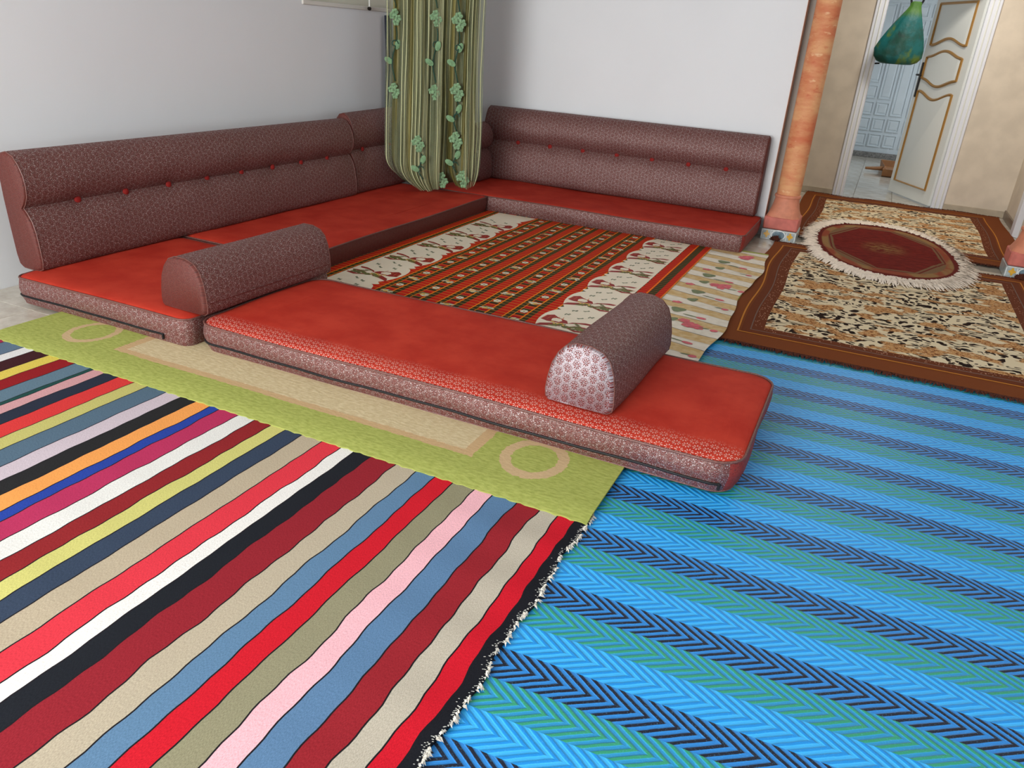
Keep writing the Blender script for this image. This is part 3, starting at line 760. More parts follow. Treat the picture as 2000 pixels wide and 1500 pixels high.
for k in range(1500):
    a = 2 * math.pi * rr.random(); (x, y), _ = opt(a, rr.uniform(0.93, 1.01)); (x2, y2), _ = opt(a + rr.uniform(-0.08, 0.08), rr.uniform(1.10, 1.17) if rr.random() < 0.9 else 1.2)
    z = zo(x, y) + 0.001; zz = zo(x2, y2) - 0.006
    d = Vector((x2 - x, y2 - y, 0)); L = d.length; nn = Vector((-d.y, d.x, 0)).normalized() * 0.006
    xm, ym = (x + x2) / 2, (y + y2) / 2
    b0 = mb.add([(x + nn.x, y + nn.y, z), (x - nn.x, y - nn.y, z), (xm - nn.x * 1.3, ym - nn.y * 1.3, z + 0.002 + rr.uniform(0, .004)), (xm + nn.x * 1.3, ym + nn.y * 1.3, z + 0.002), (x2 - nn.x * .5, y2 - nn.y * .5, zz), (x2 + nn.x * .5, y2 + nn.y * .5, zz)])
    mb.face([b0, b0 + 1, b0 + 2, b0 + 3]); mb.face([b0 + 3, b0 + 2, b0 + 4, b0 + 5])
f_ = part('fringe', mb, fr_, OV, None, False); f_['kind'] = 'stuff'; f_['label'] = 'thick cream fringe'

# ---- floral mat under the check cloth
def mat_floral():
    M = Mat('floral_print_cotton', 0.85, spec=0.15); u, v, _ = M.coord('UV'); vec = M.vec(u, v)
    w_ = (M.noise(M.vec(u * 5.0, v * 5.0), 1.0, 2.0) - 0.5) * 0.05
    s = ((v + u * 0.20 + w_) / 0.215).frac()
    n = M.noise(vec, 24.0, 4.0)
    tan = M.mix(M.mr(n, 0.35, 0.65), lin(196, 164, 112), lin(208, 184, 140))
    wht = M.mix(M.mr(n, 0.3, 0.8), lin(226, 220, 206), lin(212, 204, 188))
    inb = M.mr(s, 0.46, 0.49, smooth=False)
    c = M.mix(inb, tan, wht)
    ln = (s > 0.455) * (s < 0.492); c = M.mix(ln * 0.75, c, lin(96, 92, 84))
    ln2 = (s > 0.965); c = M.mix(ln2 * 0.35, c, lin(120, 104, 80))
    M.color(c); M.bump(M.noise(vec, 40.0, 2.0), 0.004, 0.35); return M.m
def zfl(x, y): return 0.0315 + 0.003 * math.sin(y * 7 + x * 4) * sm(-0.9, -0.6, x) ** 2 + 0.0012 * math.sin(y * 21)
def efl(x, y): return (x + (0.018 * math.sin(y * 5.0) + 0.006 * math.sin(y * 13) if x > -0.6 else 0), y)
FL = thing('floral_cloth', 'cream and tan striped cloth with pink flowers beside the checked cloth', 'cloth', (-0.9, 4.5, 0))
mb = MB(); sheet(mb, -1.30, -0.535, 3.0, 5.90, 24, 60, zfl, 0.003, edge=efl); part('cloth', mb, mat_floral(), FL, None, True, 1.2)
m_pink = plain('pink_petal_print', (206, 104, 112), 0.85, var=0.15, vscale=40); m_leafp = plain('leaf_print', (116, 126, 94), 0.85, var=0.15, vscale=40); m_whp = plain('white_print', (236, 228, 216), 0.85)
def blob(mb, cx, cy, rx, ry, rot, zf, n=14, lobes=0, amp=0.0, mi=0, d=0.001):
    pts = []
    for k in range(n):
        a = 2 * math.pi * k / n; r = 1 + amp * math.cos(lobes * a)
        x, y = rx * r * math.cos(a), ry * r * math.sin(a)
        pts.append((cx + x * math.cos(rot) - y * math.sin(rot), cy + x * math.sin(rot) + y * math.cos(rot)))
    mb.poly(pts, lambda x, y: zf(x, y) + d, mi)
def zfl2(x, y): return zfl(x, y) + 0.0012
pk = MB(); lf = MB(); rr = random.Random(9)
for k, (x, y) in enumerate(((-0.665, 5.72), (-0.70, 4.86), (-0.70, 4.02), (-0.70, 3.2))):
    for q in range(7): blob(pk, x + rr.uniform(-0.045, 0.045), y + rr.uniform(-0.05, 0.05), rr.uniform(0.02, 0.034), rr.uniform(0.025, 0.04), rr.uniform(0, 3), zfl2, lobes=5, amp=0.15, d=0.0004 * q)
for k in range(5):
    y = 5.5 - 0.42 * k; ox = -0.02 * (k % 2)
    blob(pk, -0.65 + ox, y - 0.10, 0.030, 0.016, -0.15, zfl2); blob(pk, -0.86 + ox, y - 0.30, 0.030, 0.022, 0.2, zfl2, lobes=5, amp=0.2)
    blob(lf, -0.80 + ox, y - 0.02, 0.042, 0.040, 0.4, zfl2, lobes=3, amp=0.18); blob(lf, -0.715 + ox, y - 0.085, 0.045, 0.006, -0.2, zfl2)
    blob(lf, -0.79 + ox, y - 0.20, 0.034, 0.028, 0.9, zfl2, lobes=3, amp=0.2)
    blob(pk, -0.585 - ox, y - 0.27, 0.022, 0.018, 0.3, zfl2); blob(lf, -0.62, y - 0.26, 0.028, 0.006, 0.1, zfl2)
for q_ in (part('printed_blossom', pk, m_pink, FL, None, False), part('printed_leaf', lf, m_leafp, FL, None, False)): q_['kind'] = 'stuff'

# ---- red checked cloth with white motif borders
def mat_check():
    M = Mat('red_green_check_print', 0.75, spec=0.12); u, v, _ = M.coord('UV')
    t = ((u + 1.801) / 0.198).frac()
    red = lin(196, 30, 16); dk = lin(58, 54, 24); org = lin(238, 132, 22); gold = lin(192, 142, 54); crim = lin(166, 16, 28)
    cy_ = (v / 0.086).frac()
    dark = M.mix(cy_ < 0.5, lin(50, 52, 32), dk)
    c = M.mix((t > 0.20) * (t < 0.5), dark, M.mix(cy_ < 0.66, dark, M.mix(cy_ < 0.33, red, crim)))
    c = M.mix(t > 0.70, c, red)
    ol = ((t < 0.04) + ((t - 0.505).abs() < 0.022) + ((t - 0.20).abs() < 0.012)).min(1.0)
    gl = (((v / 0.043).frac() < 0.12) * 0.9)
    c = M.mix(gl, c, gold); c = M.mix(ol, c, org)
    n = M.noise(M.vec(u, v), 300.0, 2.0); c = M.mix(n * 0.18, c, lin(60, 16, 10))
    M.color(c); return M.m
def mat_check_edge():
    M = Mat('red_green_band_print', 0.75, spec=0.12); u, v, _ = M.coord('UV')
    t = u + 1.112
    c = M.mix((t > 0.062) * (t < 0.108), lin(188, 26, 16), lin(54, 52, 26))
    c = M.mix(((v / 0.041).frac() < 0.10) * 0.7, c, lin(178, 130, 52))
    c = M.mix((t > 0.050) * (t < 0.058), c, lin(236, 128, 22)); c = M.mix(t > 0.148, c, lin(220, 120, 30))
    M.color(c); return M.m
zc = lambda x, y: 0.0365 + 0.0008 * math.sin(y * 9 + x * 5)
CL = thing('checked_cloth', 'red and dark green checked cloth with white festive border motifs on the floor', 'cloth', (-1.86, 4.5, 0))
mb = MB(); sheet(mb, -2.865, -1.112, 3.05, 5.90, 24, 40, zc, 0.002); part('check_field', mb, mat_check(), CL, None, True, 1.2)
mb = MB(); sheet(mb, -1.112, -0.957, 3.05, 5.90, 3, 40, zc, 0.002); part('edge_band', mb, mat_check_edge(), CL, None, True, 1.2)
m_cream = plain('cream_print', (232, 222, 200), 0.5, spec=0.35); m_dred = plain('dark_red_ribbon_print', (146, 30, 26), 0.5); m_olive = plain('olive_leaf_print', (104, 104, 52), 0.5, var=0.3, vscale=60)
m_yel = plain('yellow_bell_print', (214, 172, 84), 0.5); m_orl = plain('orange_line_print', (208, 104, 50), 0.5); m_dkg = plain('grey_green_sprig_print', (120, 128, 104), 0.5)
U = 0.40
def scal(t):
    """depth of the scalloped outline inside one unit, 0..1"""
    t = t % 1.0
    if t < 0.14: return 0.42 + 0.30 * math.sin(math.pi * t / 0.14)
    q = (t - 0.14) / 0.86
    return 0.42 + 0.58 * math.sin(math.pi * q) ** 0.55 * (1 - 0.28 * (1 - q))
def border(x_straight, x_scal, ph, name):
    W = x_scal - x_straight; yy = [3.1 + i * 0.01 for i in range(int((5.84 - 3.1) / 0.01))]
    mb = MB()
    a = mb.add([(x_straight, y, zc(x_straight, y) + 0.0008) for y in yy])
    xs = [x_straight + W * (0.66 + 0.34 * scal((y - ph) / U)) for y in yy]
    b = mb.add([(x, y, zc(x, y) + 0.0008) for x, y in zip(xs, yy)])
    for j in range(len(yy) - 1):
        q = [a + j, b + j, b + j + 1, a + j + 1]; mb.face(q if W > 0 else q[::-1])
    P = part(name, mb, m_cream, CL, None, False)
    rd, wh, ol, yl, orl, sp = MB(), MB(), MB(), MB(), MB(), MB()
    def put(mbq, pts, y0, d): 
        pp = [(x_straight + W * p[0], y0 + U * p[1]) for p in pts]
        if W < 0: pp = pp[::-1]
        mbq.poly(pp, lambda x, y: zc(x, y) + d)
    y0 = ph - U * math.ceil((ph - 3.1) / U)
    def ell(mbq, a_, b_, ra, rb, rot, y0, d, n=10):
        pts = []
        for k in range(n):
            t = 2 * math.pi * k / n; x, y = ra * math.cos(t), rb * math.sin(t)
            pts.append((a_ + x * math.cos(rot) - y * math.sin(rot), b_ + x * math.sin(rot) + y * math.cos(rot)))
        put(mbq, pts, y0, d)
    while y0 < 5.75:
        if 3.12 <= y0 and y0 + U < 5.84:
            put(rd, [(0.93, 0.50), (0.90, 0.68), (0.80, 0.74), (0.68, 0.66), (0.50, 0.60), (0.44, 0.50), (0.62, 0.47), (0.80, 0.46)], y0, 0.0014)
            put(rd, [(0.92, 0.22), (0.72, 0.30), (0.52, 0.36), (0.48, 0.46), (0.66, 0.44), (0.86, 0.34)], y0, 0.0014)
            put(rd, [(0.46, 0.50), (0.30, 0.58), (0.10, 0.60), (0.06, 0.66), (0.20, 0.66), (0.40, 0.58)], y0, 0.0014)
            put(rd, [(0.44, 0.42), (0.24, 0.32), (0.04, 0.34), (0.04, 0.30), (0.22, 0.26), (0.44, 0.36)], y0, 0.0014)
            put(rd, [(0.36, 0.46), (0.10, 0.44), (0.02, 0.47), (0.14, 0.49)], y0, 0.0014)
            for k in range(5): ell(orl, 0.90 - 0.075 * k, 0.58 + 0.015 * k, 0.006, 0.075, 0.25 - 0.1 * k, y0, 0.0018, 8)
            put(wh, [(0.74, 0.50), (0.76, 0.58), (0.71, 0.63), (0.62, 0.62), (0.57, 0.56), (0.60, 0.50)], y0, 0.0021)
            for k in range(11): ell(ol, 0.66 - 0.055 * k, 0.34 + 0.10 * ((k * 37) % 7) / 7, 0.060, 0.026, 0.7 * math.sin(k * 1.7), y0, 0.0016 + 0.00004 * k)
            for k in range(6): ell(ol, 0.60 - 0.09 * k, 0.40 + 0.03 * math.sin(k * 2.1), 0.075, 0.035, 0.5 * math.sin(k * 1.7), y0, 0.0017)
            for k in range(5): ell(yl, 0.70 - 0.055 * k, 0.44 + 0.03 * math.cos(k * 2.3), 0.032, 0.02, k, y0, 0.0022, 8)
            for k in range(4): ell(ol, 0.16 + 0.05 * k, 0.40 + 0.05 * k, 0.07, 0.014, 0.3, y0, 0.0019)
            for a_, b_, r_ in ((0.62, 0.86, 0.5), (0.36, 0.80, -0.4), (0.22, 0.92, 0.6), (0.58, 0.06, 0.2), (0.40, 0.14, -0.6)):
                ell(sp, a_, b_, 0.050, 0.014, r_, y0, 0.0014, 8); ell(sp, a_ + 0.03, b_ - 0.022, 0.03, 0.014, r_ + 1, y0, 0.0016, 8); ell(sp, a_ - 0.03, b_ + 0.02, 0.022, 0.02, r_ - 1, y0, 0.0018, 8)
        y0 += U
    for nm, m_, q in (('printed_ribbon', m_dred, rd), ('printed_buckle', m_cream, wh), ('printed_leaf', m_olive, ol), ('printed_bell', m_yel, yl), ('printed_line', m_orl, orl), ('printed_sprig', m_dkg, sp)):
        part(nm, q, m_, CL, P, False)['kind'] = 'stuff'
border(-1.118, -1.436, 3.40, 'right_border'); border(-2.738, -2.395, 3.56, 'left_border')
fw_, fy_, fg_ = MB(), MB(), MB(); rr = random.Random(2)
for c in range(-1, 6):
    x = -1.801 + 0.198 * (c - 2.65)
    for k in range(-2, 20):
        y = 3.2 + 0.15 * k + (0.075 if c % 2 else 0)
        if not (3.15 < y < 5.8) or not (-2.40 < x < -1.46): continue
        if k % 2:
            for q in range(6): blob(fw_, x + 0.014 * math.cos(q * 1.047), y + 0.016 * math.sin(q * 1.047), 0.010, 0.010, 0, zc, 7, d=0.0009 + q * 0.0001)
            blob(fg_, x, y, 0.006, 0.007, 0, zc, 6, d=0.0018)
        else:
            for q in range(5): blob(fg_, x + rr.uniform(-0.030, 0.030), y + rr.uniform(-0.020, 0.020), 0.022, 0.009, rr.uniform(-0.8, 0.8), zc, 8, d=0.0009 + q * 0.0001)
            for q in range(5): blob(fw_, x + rr.uniform(-0.030, 0.034), y + rr.uniform(-0.018, 0.018), 0.018, 0.008, rr.uniform(-1, 1), zc, 7, d=0.0015 + q * 0.0001)
            blob(fy_, x, y, 0.016, 0.014, 0.3, zc, 7, d=0.0022)
for q_ in (part('printed_daisy', fw_, plain('pale_daisy_print', (214, 210, 186), 0.5), CL, None, False), part('printed_centre', fy_, m_yel, CL, None, False), part('printed_foliage', fg_, plain('sage_print', (140, 140, 104), 0.5), CL, None, False)): q_['kind'] = 'stuff'

# ================================================================== SEATING
def mattress(label, x0, x1, y0, y1, z0, z1, r=0.05, bulge=0.012, zips=(), front=False, wav=0.004, seed=1, side=None, taper=0.012):
    R = thing('floor_mattress', label, 'mattress', ((x0 + x1) / 2, (y0 + y1) / 2, z0), 'red floor mattresses')
    rg = random.Random(seed); p1, p2, p3 = rg.uniform(0, 6), rg.uniform(0, 6), rg.uniform(0, 6)
    ol = rrect(x0, x1, y0, y1, r); nr = normals2(ol); n = len(ol)
    arc = [0.0]
    for i in range(n): a, b = ol[i], ol[(i + 1) % n]; arc.append(arc[-1] + math.hypot(b[0] - a[0], b[1] - a[1]))
    def wv(i, t): s = arc[i]; return wav * (math.sin(s * 7.3 + p1 + t * 2) * 0.6 + math.sin(s * 17.0 + p2) * 0.4)
    def zt(i): s = arc[i]; return z1 + 0.003 * math.sin(s * 4.1 + p3) - 0.004
    NL = 9; rings = []; uv = []
    for k in range(NL):
        t = k / (NL - 1); off = bulge * math.sin(math.pi * min(1, max(0, t))) - taper * (1 - t) ** 1.5
        if zips: off -= 0.006 * math.exp(-((t - 0.42) / 0.07) ** 2)
        ring = []
        for i in range(n):
            o_ = off + wv(i, t) * math.sin(math.pi * t)
            ring.append((ol[i][0] + nr[i][0] * o_, ol[i][1] + nr[i][1] * o_, z0 + (zt(i) - z0) * t))
        rings.append(ring); uv.append([(arc[i], t * (z1 - z0)) for i in range(n + 1)])
    s = MB(); s.loft(rings, True, False, uvs=uv)
    for fi in range((NL - 1) * n):
        if nr[fi % n][0] > 0.55 and side is None and r != 0.055: s.mi[fi] = 1       # short right end: grazing-view redness of the brocade painted in
    part('side_band', s, [side or m_broc, m_broc_red], R, None, True, 1.0)
    # velvet top: softly domed
    tp = MB(); cx, cy = (x0 + x1) / 2, (y0 + y1) / 2
    trings = []; tuv = []
    for k, (ins, dz) in enumerate(((0.0, -0.003), (0.008, 0.004), (0.022, 0.009), (0.05, 0.012), (0.11, 0.014), (0.2, 0.013))):
        ring = []
        for i in range(n):
            x = ol[i][0]; y = ol[i][1]
            sx = 1 - ins / ((x1 - x0) / 2); sy = 1 - ins / ((y1 - y0) / 2)
            X, Y = cx + (x - cx) * sx, cy + (y - cy) * sy
            ring.append((X, Y, zt(i) + dz + 0.002 * math.sin(X * 6 + p2) * math.sin(Y * 8 + p1)))
        trings.append(ring); tuv.append([(p[0], p[1] - y0) for p in ring] + [(ring[0][0], ring[0][1] - y0)])
    tp.loft(trings, False, False, uvs=tuv)
    b0 = len(tp.v) - n; tp.face(range(b0, b0 + n), 0, tuv[-1][:n])
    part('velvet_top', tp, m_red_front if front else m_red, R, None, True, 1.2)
    s = MB(); s.tube([(p[0], p[1], p[2] + 0.002) for p in rings[-1]], 0.0048, 6, closed=True); part('piping', s, m_pipe, R)
    s = MB(); s.tube([(p[0], p[1], p[2] + 0.004) for p in rings[0]], 0.0042, 6, closed=True); part('piping', s, m_pipe, R)
    for (axis, lo, hi) in zips:
        pts = []; k = int(0.42 * (NL - 1) + 0.5)
        for i in range(n):
            nx, ny = nr[i]; p = rings[k][i]
            ok = (axis == 'front' and ny < -0.35 and lo <= p[0] <= hi) or (axis == 'right' and nx > 0.35 and lo <= p[1] <= hi)
            if ok: pts.append((p[0] + nx * 0.002, p[1] + ny * 0.002, p[2] - 0.004))
        pts.sort(key=lambda q: q[0] if axis == 'front' else q[1])
        s = MB(); s.tube(pts, 0.0052, 6); zp = part('zip', s, m_black, R); zp['label'] = 'black zip'
        s = MB(); e = pts[-1]; s.bevbox(e[0] - 0.006, e[0] + 0.004, e[1] - 0.008, e[1] - 0.001, e[2] - 0.022, e[2] + 0.002, 0.0015); part('zip_pull', s, m_black, R, zp, False)
    return R
ZM = 0.155
mattress('red velvet floor mattress against the left wall with a zip along its short near end', -3.715, -2.585, 2.315, 3.345, 0.018, ZM, zips=(('front', -3.7, -2.72),), seed=1, r=0.055)
mattress('long red velvet floor mattress by the left wall, running under the curtain', -3.94, -2.85, 3.365, 5.815, 0.030, ZM, seed=2, r=0.035, bulge=0.006, side=m_broc_dim)
mattress('red velvet floor mattress under the long backrest on the back wall', -3.62, -0.735, 5.83, 6.70, 0.030, ZM + 0.004, seed=3, r=0.05, bulge=0.010, wav=0.006)
mattress('red velvet floor mattress nearest the camera, across the open side, with painted thread-gleam edge', -2.555, -0.165, 2.335, 3.195, 0.022, ZM - 0.004, zips=(('front', -2.6, -0.22),), front=True, seed=4, r=0.10, wav=0.006, taper=0.02)

def prism(mb, prof, L, frame, nst=40, endr=0.02, dent=None, mi=0, caps=True):
    """sweep a closed profile (depth, height) along s with softened ends; frame(s, d, z) -> world"""
    cd = sum(p[0] for p in prof) / len(prof); cz = sum(p[1] for p in prof) / len(prof)
    st = [(0.0, 0.90), (endr * 0.15, 0.95), (endr * 0.5, 0.985), (endr, 1.0)]
    st += [(endr + (L - 2 * endr) * i / nst, 1.0) for i in range(1, nst)]
    st += [(L - endr, 1.0), (L - endr * 0.5, 0.985), (L - endr * 0.15, 0.95), (L, 0.90)]
    pl = [0.0]
    for i in range(len(prof)): a, b = prof[i], prof[(i + 1) % len(prof)]; pl.append(pl[-1] + math.hypot(b[0] - a[0], b[1] - a[1]))
    rings = []; uv = []
    for s, k in st:
        ring = []
        for d, z in prof:
            D = cd + (d - cd) * (1 - (1 - k) * 1.0); Z = cz + (z - cz) * (1 - (1 - k) * 0.5)
            if dent: D += dent(s, d, z)
            ring.append(frame(s, D, Z))
        rings.append(ring); uv.append([(s, q) for q in pl])
    return rings, uv, st
BP = [(0.03, 0.0), (0.09, -0.002), (0.14, 0.0), (0.168, 0.012), (0.18, 0.05), (0.181, 0.12), (0.176, 0.20), (0.164, 0.255), (0.142, 0.296), (0.124, 0.318), (0.146, 0.342), (0.168, 0.378), (0.177, 0.43), (0.172, 0.48), (0.152, 0.53), (0.125, 0.568), (0.085, 0.586), (0.045, 0.575), (0.018, 0.545), (0.006, 0.48), (0.0, 0.36), (0.0, 0.2), (0.002, 0.06), (0.01, 0.015)]
def backrest(label, frame, L, h, nbtn, b0, b1, loc, seed, endcap=None, tall_lean=0.0, cat='cushion', end_bright=False):
    R = thing('backrest_cushion', label, 'cushion', loc, 'button-tufted backrests')
    prof = [(d, z * h / 0.586) for d, z in BP]; rg = random.Random(seed); ph = rg.uniform(0, 6)
    gz = 0.315 * h / 0.586
    bs = [b0 + (b1 - b0) * i / (nbtn - 1) for i in range(nbtn)] if nbtn > 1 else ([b0] if nbtn else [])
    def dent(s, d, z):
        if d < 0.1: return 0.0
        q = 0.004 * math.sin(s * 5 + ph) + 0.002 * math.sin(s * 13 + z * 20)
        g = math.exp(-((z - gz) / 0.045) ** 2)
        for b in bs: q -= 0.012 * g * math.exp(-((s - b) / 0.045) ** 2)
        return q
    mb = MB(); rings, uv, st = prism(mb, prof, L, frame, 72, 0.024, dent)
    mb.loft(rings[2:-2], False, False, uvs=uv[2:-2]); part('cover', mb, m_broc, R, None, True, 1.0)
    for e, (ra, rb, rc) in enumerate(((rings[0], rings[1], rings[2]), (rings[-1], rings[-2], rings[-3]))):
        q = MB(); n = len(ra); b_0 = q.add(ra); b_1 = q.add(rb); b_2 = q.add(rc)
        def uvof(i): return (prof[i % n][0], prof[i % n][1])
        for X, Y in ((b_0, b_1), (b_1, b_2)):
            for i in range(n):
                k = (i + 1) % n; fc = [X + i, X + k, Y + k, Y + i]; u_ = [uvof(i), uvof(k), uvof(k), uvof(i)]
                if e: fc.reverse(); u_.reverse()
                q.face(fc, 0, u_)
        fc = list(range(b_0, b_0 + n)); u_ = [uvof(i) for i in range(n)]
        if not e: fc.reverse(); u_.reverse()
        q.face(fc, 0, u_)
        part('end_panel', q, m_broc_dim, R, None, True, 1.0)
        q = MB(); q.tube(rc, 0.0032, 5, closed=True); part('piping', q, m_pipe, R)
    for b in bs:
        q = MB(); c = Vector(frame(b, 0.120, gz)); ax = (Vector(frame(b, 0.2, gz)) - c).normalized()
        t1 = ax.orthogonal().normalized(); t2 = ax.cross(t1); rr_ = 0.020
        rg_ = []
        for k in range(6):
            a = math.pi / 2 * k / 5; rg_.append([c + ax * (0.012 * math.sin(a)) + (t1 * math.cos(2 * math.pi * j / 12) + t2 * math.sin(2 * math.pi * j / 12)) * rr_ * max(0.02, math.cos(a)) for j in range(12)])
        q.loft(rg_, True, True); part('button', q, m_button, R)
    return R
# left wall: s runs along +Y, front faces +X
z0b = 0.168
backrest('long brown and silver brocade backrest along the left wall with eight red buttons', lambda s, d, z: (-3.812 + d - 0.05 * z, 5.075 - s, z0b - 0.008 + z), 2.665, 0.575, 8, 5.075 - 4.80, 5.075 - 2.72, (-3.75, 3.75, z0b), 1)
backrest('short brocade backrest continuing along the left wall behind the curtain', lambda s, d, z: (-3.812 + d - 0.05 * z - 0.01, 6.20 - s, z0b - 0.006 + z * (1.055 + 0.035 * (1.1 - s))), 1.112, 0.575, 3, 0.15, 0.93, (-3.75, 5.6, z0b), 2)
backrest('long brown and silver brocade backrest on the back wall with seven red buttons', lambda s, d, z: (-3.292 + s, 6.737 - d + 0.02 * z, z0b + 0.002 + z), 2.507, 0.632, 7, 3.292 - 2.968, 3.292 - 1.085, (-2.0, 6.65, z0b), 3)
backrest('small brocade cushion standing in the room corner, half hidden by the curtain', lambda s, d, z: (-3.352 + d - 0.01, 6.545 - s, z0b + z), 0.26, 0.50, 0, 0, 0, (-3.28, 6.45, z0b), 4)

LP = [(-0.13, 0.0), (-0.05, -0.001), (0.05, -0.001), (0.125, 0.0), (0.142, 0.012), (0.146, 0.04), (0.142, 0.10), (0.132, 0.155), (0.112, 0.205), (0.08, 0.235), (0.03, 0.249), (-0.03, 0.249), (-0.075, 0.232), (-0.105, 0.198), (-0.128, 0.15), (-0.141, 0.09), (-0.146, 0.04), (-0.142, 0.012)]
LP = LP[::-1]
def bolster(label, p0, p1, w_, h, seed, endm, seam):
    a = Vector(p0); b = Vector(p1); ax = (b - a); L = ax.length; ax.normalize(); sd = Vector((ax.y, -ax.x, 0)).normalized()
    R = thing('bolster_cushion', label, 'cushion', ((a + b) / 2)[:], 'loaf-shaped brocade bolsters')
    prof = [(x * w_ / 0.29, z * h / 0.249) for x, z in LP]
    fr = lambda s, d, z: tuple(a + ax * s + sd * d + Vector((0, 0, z)))
    rg = random.Random(seed); ph = rg.uniform(0, 6)
    dent = lambda s, d, z: 0.003 * math.sin(s * 9 + ph) * (1 if d > 0 else -1)
    mb = MB(); rings, uv, st = prism(mb, prof, L, fr, 30, 0.03, dent)
    mb.loft(rings[2:-2], False, False, uvs=uv[2:-2]); part('cover', mb, m_broc, R, None, True, 1.0)
    for e, (ra, rb, rc) in enumerate(((rings[0], rings[1], rings[2]), (rings[-1], rings[-2], rings[-3]))):
        q = MB(); n = len(ra); b_0 = q.add(ra); b_1 = q.add(rb); b_2 = q.add(rc)
        for X, Y in ((b_0, b_1), (b_1, b_2)):
            for i in range(n):
                k = (i + 1) % n; fc = [X + i, X + k, Y + k, Y + i]; u_ = [prof[i], prof[k], prof[k], prof[i]]
                if e: fc.reverse(); u_.reverse()
                q.face(fc, 0, u_)
        fc = list(range(b_0, b_0 + n)); u_ = list(prof)
        if not e: fc.reverse(); u_.reverse()
        q.face(fc, 0, u_)
        part('end_panel', q, endm if e == 0 else m_broc_dim, R, None, True, 1.0)
        q = MB(); q.tube(rc, 0.003, 5, closed=True); part('piping', q, m_pipe, R)
    if seam:
        q = MB(); q.tube([fr(0.03 + (L - 0.06) * i / 20, w_ * 0.507, h * 0.22) for i in range(21)], 0.0022, 5); part('seam', q, m_pipe_red, R)
    return R
bolster('brocade bolster lying over the joint of the left and front mattresses', (-2.668, 2.385, ZM + 0.011), (-2.645, 3.265, ZM + 0.011), 0.275, 0.245, 1, m_broc_dim, True)
bolster('brocade bolster on the front mattress with a silver patterned end, gleam painted in', (-0.785, 2.435, ZM + 0.009), (-0.765, 3.205, ZM + 0.009), 0.275, 0.245, 2, m_broc_end, False)

# ================================================================== CURTAIN
def mat_sheer():
    M = Mat('striped_sheer', 0.6, spec=0.2); u, v, _ = M.coord('UV')
    k = u * 27.0 + (M.noise(M.vec(u * 3.0, v * 0.7), 2.0, 2.0) - 0.5) * 1.2
    t = k.frac(); idx = k.floor()
    nn = M.noise(M.vec(idx * 3.17, 0.5), 1.0, 0.0)
    line = M.mr((t - 0.5).abs(), 0.055, 0.12, 1.0, 0.0)
    line2 = M.mr((t - 0.16).abs(), 0.03, 0.07, 0.7, 0.0) * (nn > 0.5)
    ln = line.max(line2)
    vine = ((u - 0.10).abs() < 0.055).max((u - 0.50).abs() < 0.035).max((u - 0.72).abs() < 0.06)
    ln = ln * (1.0 - vine)
    fine = M.noise(M.vec(u * 160.0, v * 2.0), 1.0, 3.0)
    c = M.mix(M.mr(fine, 0.35, 0.65), lin(104, 118, 94), lin(158, 164, 132))
    c = M.mix(M.mr(M.noise(M.vec(u * 14.0, v * 0.4), 1.0, 2.0), 0.5, 0.65, 0, 0.5), c, lin(86, 112, 100))
    c = M.mix(ln, c, lin(220, 222, 172)); M.color(c)
    a = (0.34 + fine * 0.22).max(ln * 0.95)
    M.put(M.b.inputs['Alpha'], a); M.bump(fine, 0.002, 0.4); return M.m
m_lining = None
def mat_lining():
    M = Mat('olive_gold_lining', 0.5, spec=0.35); u, v, _ = M.coord('UV')
    n = M.noise(M.vec(u * 9.0, v * 0.8), 1.0, 3.0); c = M.mix(M.mr(n, 0.35, 0.65), lin(96, 92, 48), lin(142, 134, 78)); M.color(c); return M.m
CC = Vector((-3.288, 5.648, 0)); CE = Vector((0.86, 0.51, 0)); CN = Vector((0.51, -0.86, 0))      # along, toward the room
CUW = 0.385
CR = thing('curtain', 'sheer green striped curtain with embroidered flower vines hanging to the mattress in the corner', 'curtain', (CC.x, CC.y, ZM))
ZT, ZBT = 2.62, 0.172
def curt(u, t, layer=0):
    """u 0..1 across, t 0 top .. 1 bottom"""
    lobe = 0 if u < 0.665 else 1
    c0, c1 = (0.0, 0.665) if lobe == 0 else (0.665, 1.0)
    q = max(0.0, (t - 0.90) / 0.10)                       # last stretch: tucked under
    bell = 1.0 + 0.035 * sm(0.55, 0.85, t) - 0.02 * sm(0.2, 0.5, t)
    x = (u - 0.5) * 2 * CUW * bell
    mid = ((c0 + c1) / 2 - 0.5 + (0.24 if lobe == 0 else 0.06)) * 2 * CUW
    x = x + (mid - x) * (0.46 * q ** 2.6)
    amp = (0.034 - 0.012 * sm(0.75, 1.0, t)) * (1.0 if layer == 0 else 0.8)
    f = amp * math.sin(u * 2 * math.pi * 6.2 + 0.8 * math.sin(t * 3 + u * 4)) + 0.014 * math.sin(u * 2 * math.pi * 14 + t * 2.0)
    f -= 0.075 * math.exp(-((u - 0.665) / 0.035) ** 2) * sm(0.10, 0.45, t)      # deep fold between the lobes
    f -= 0.03 * math.exp(-((u - 0.50) / 0.02) ** 2)
    f += 0.10 * sm(0.45, 0.88, t) * math.sin(math.pi * (u - c0) / (c1 - c0)) ** 0.7
    f -= 0.05 * q ** 3
    zb = ZBT + (0.035 if lobe else 0.0) + 0.03 * (abs((u - (c0 + c1) / 2) / (c1 - c0) * 2) ** 2.0) * (1 if lobe == 0 else 0.6)
    if lobe == 0 and u < 0.2: zb += 0.03 * ((0.2 - u) / 0.2) ** 2
    z = ZT + (zb - ZT) * (1 - (1 - t) ** 1.0)
    if q > 0: z = z + 0.0
    if layer: f -= 0.035; x *= 0.86
    p = CC + CE * x + CN * f
    return Vector((p.x, p.y, z))
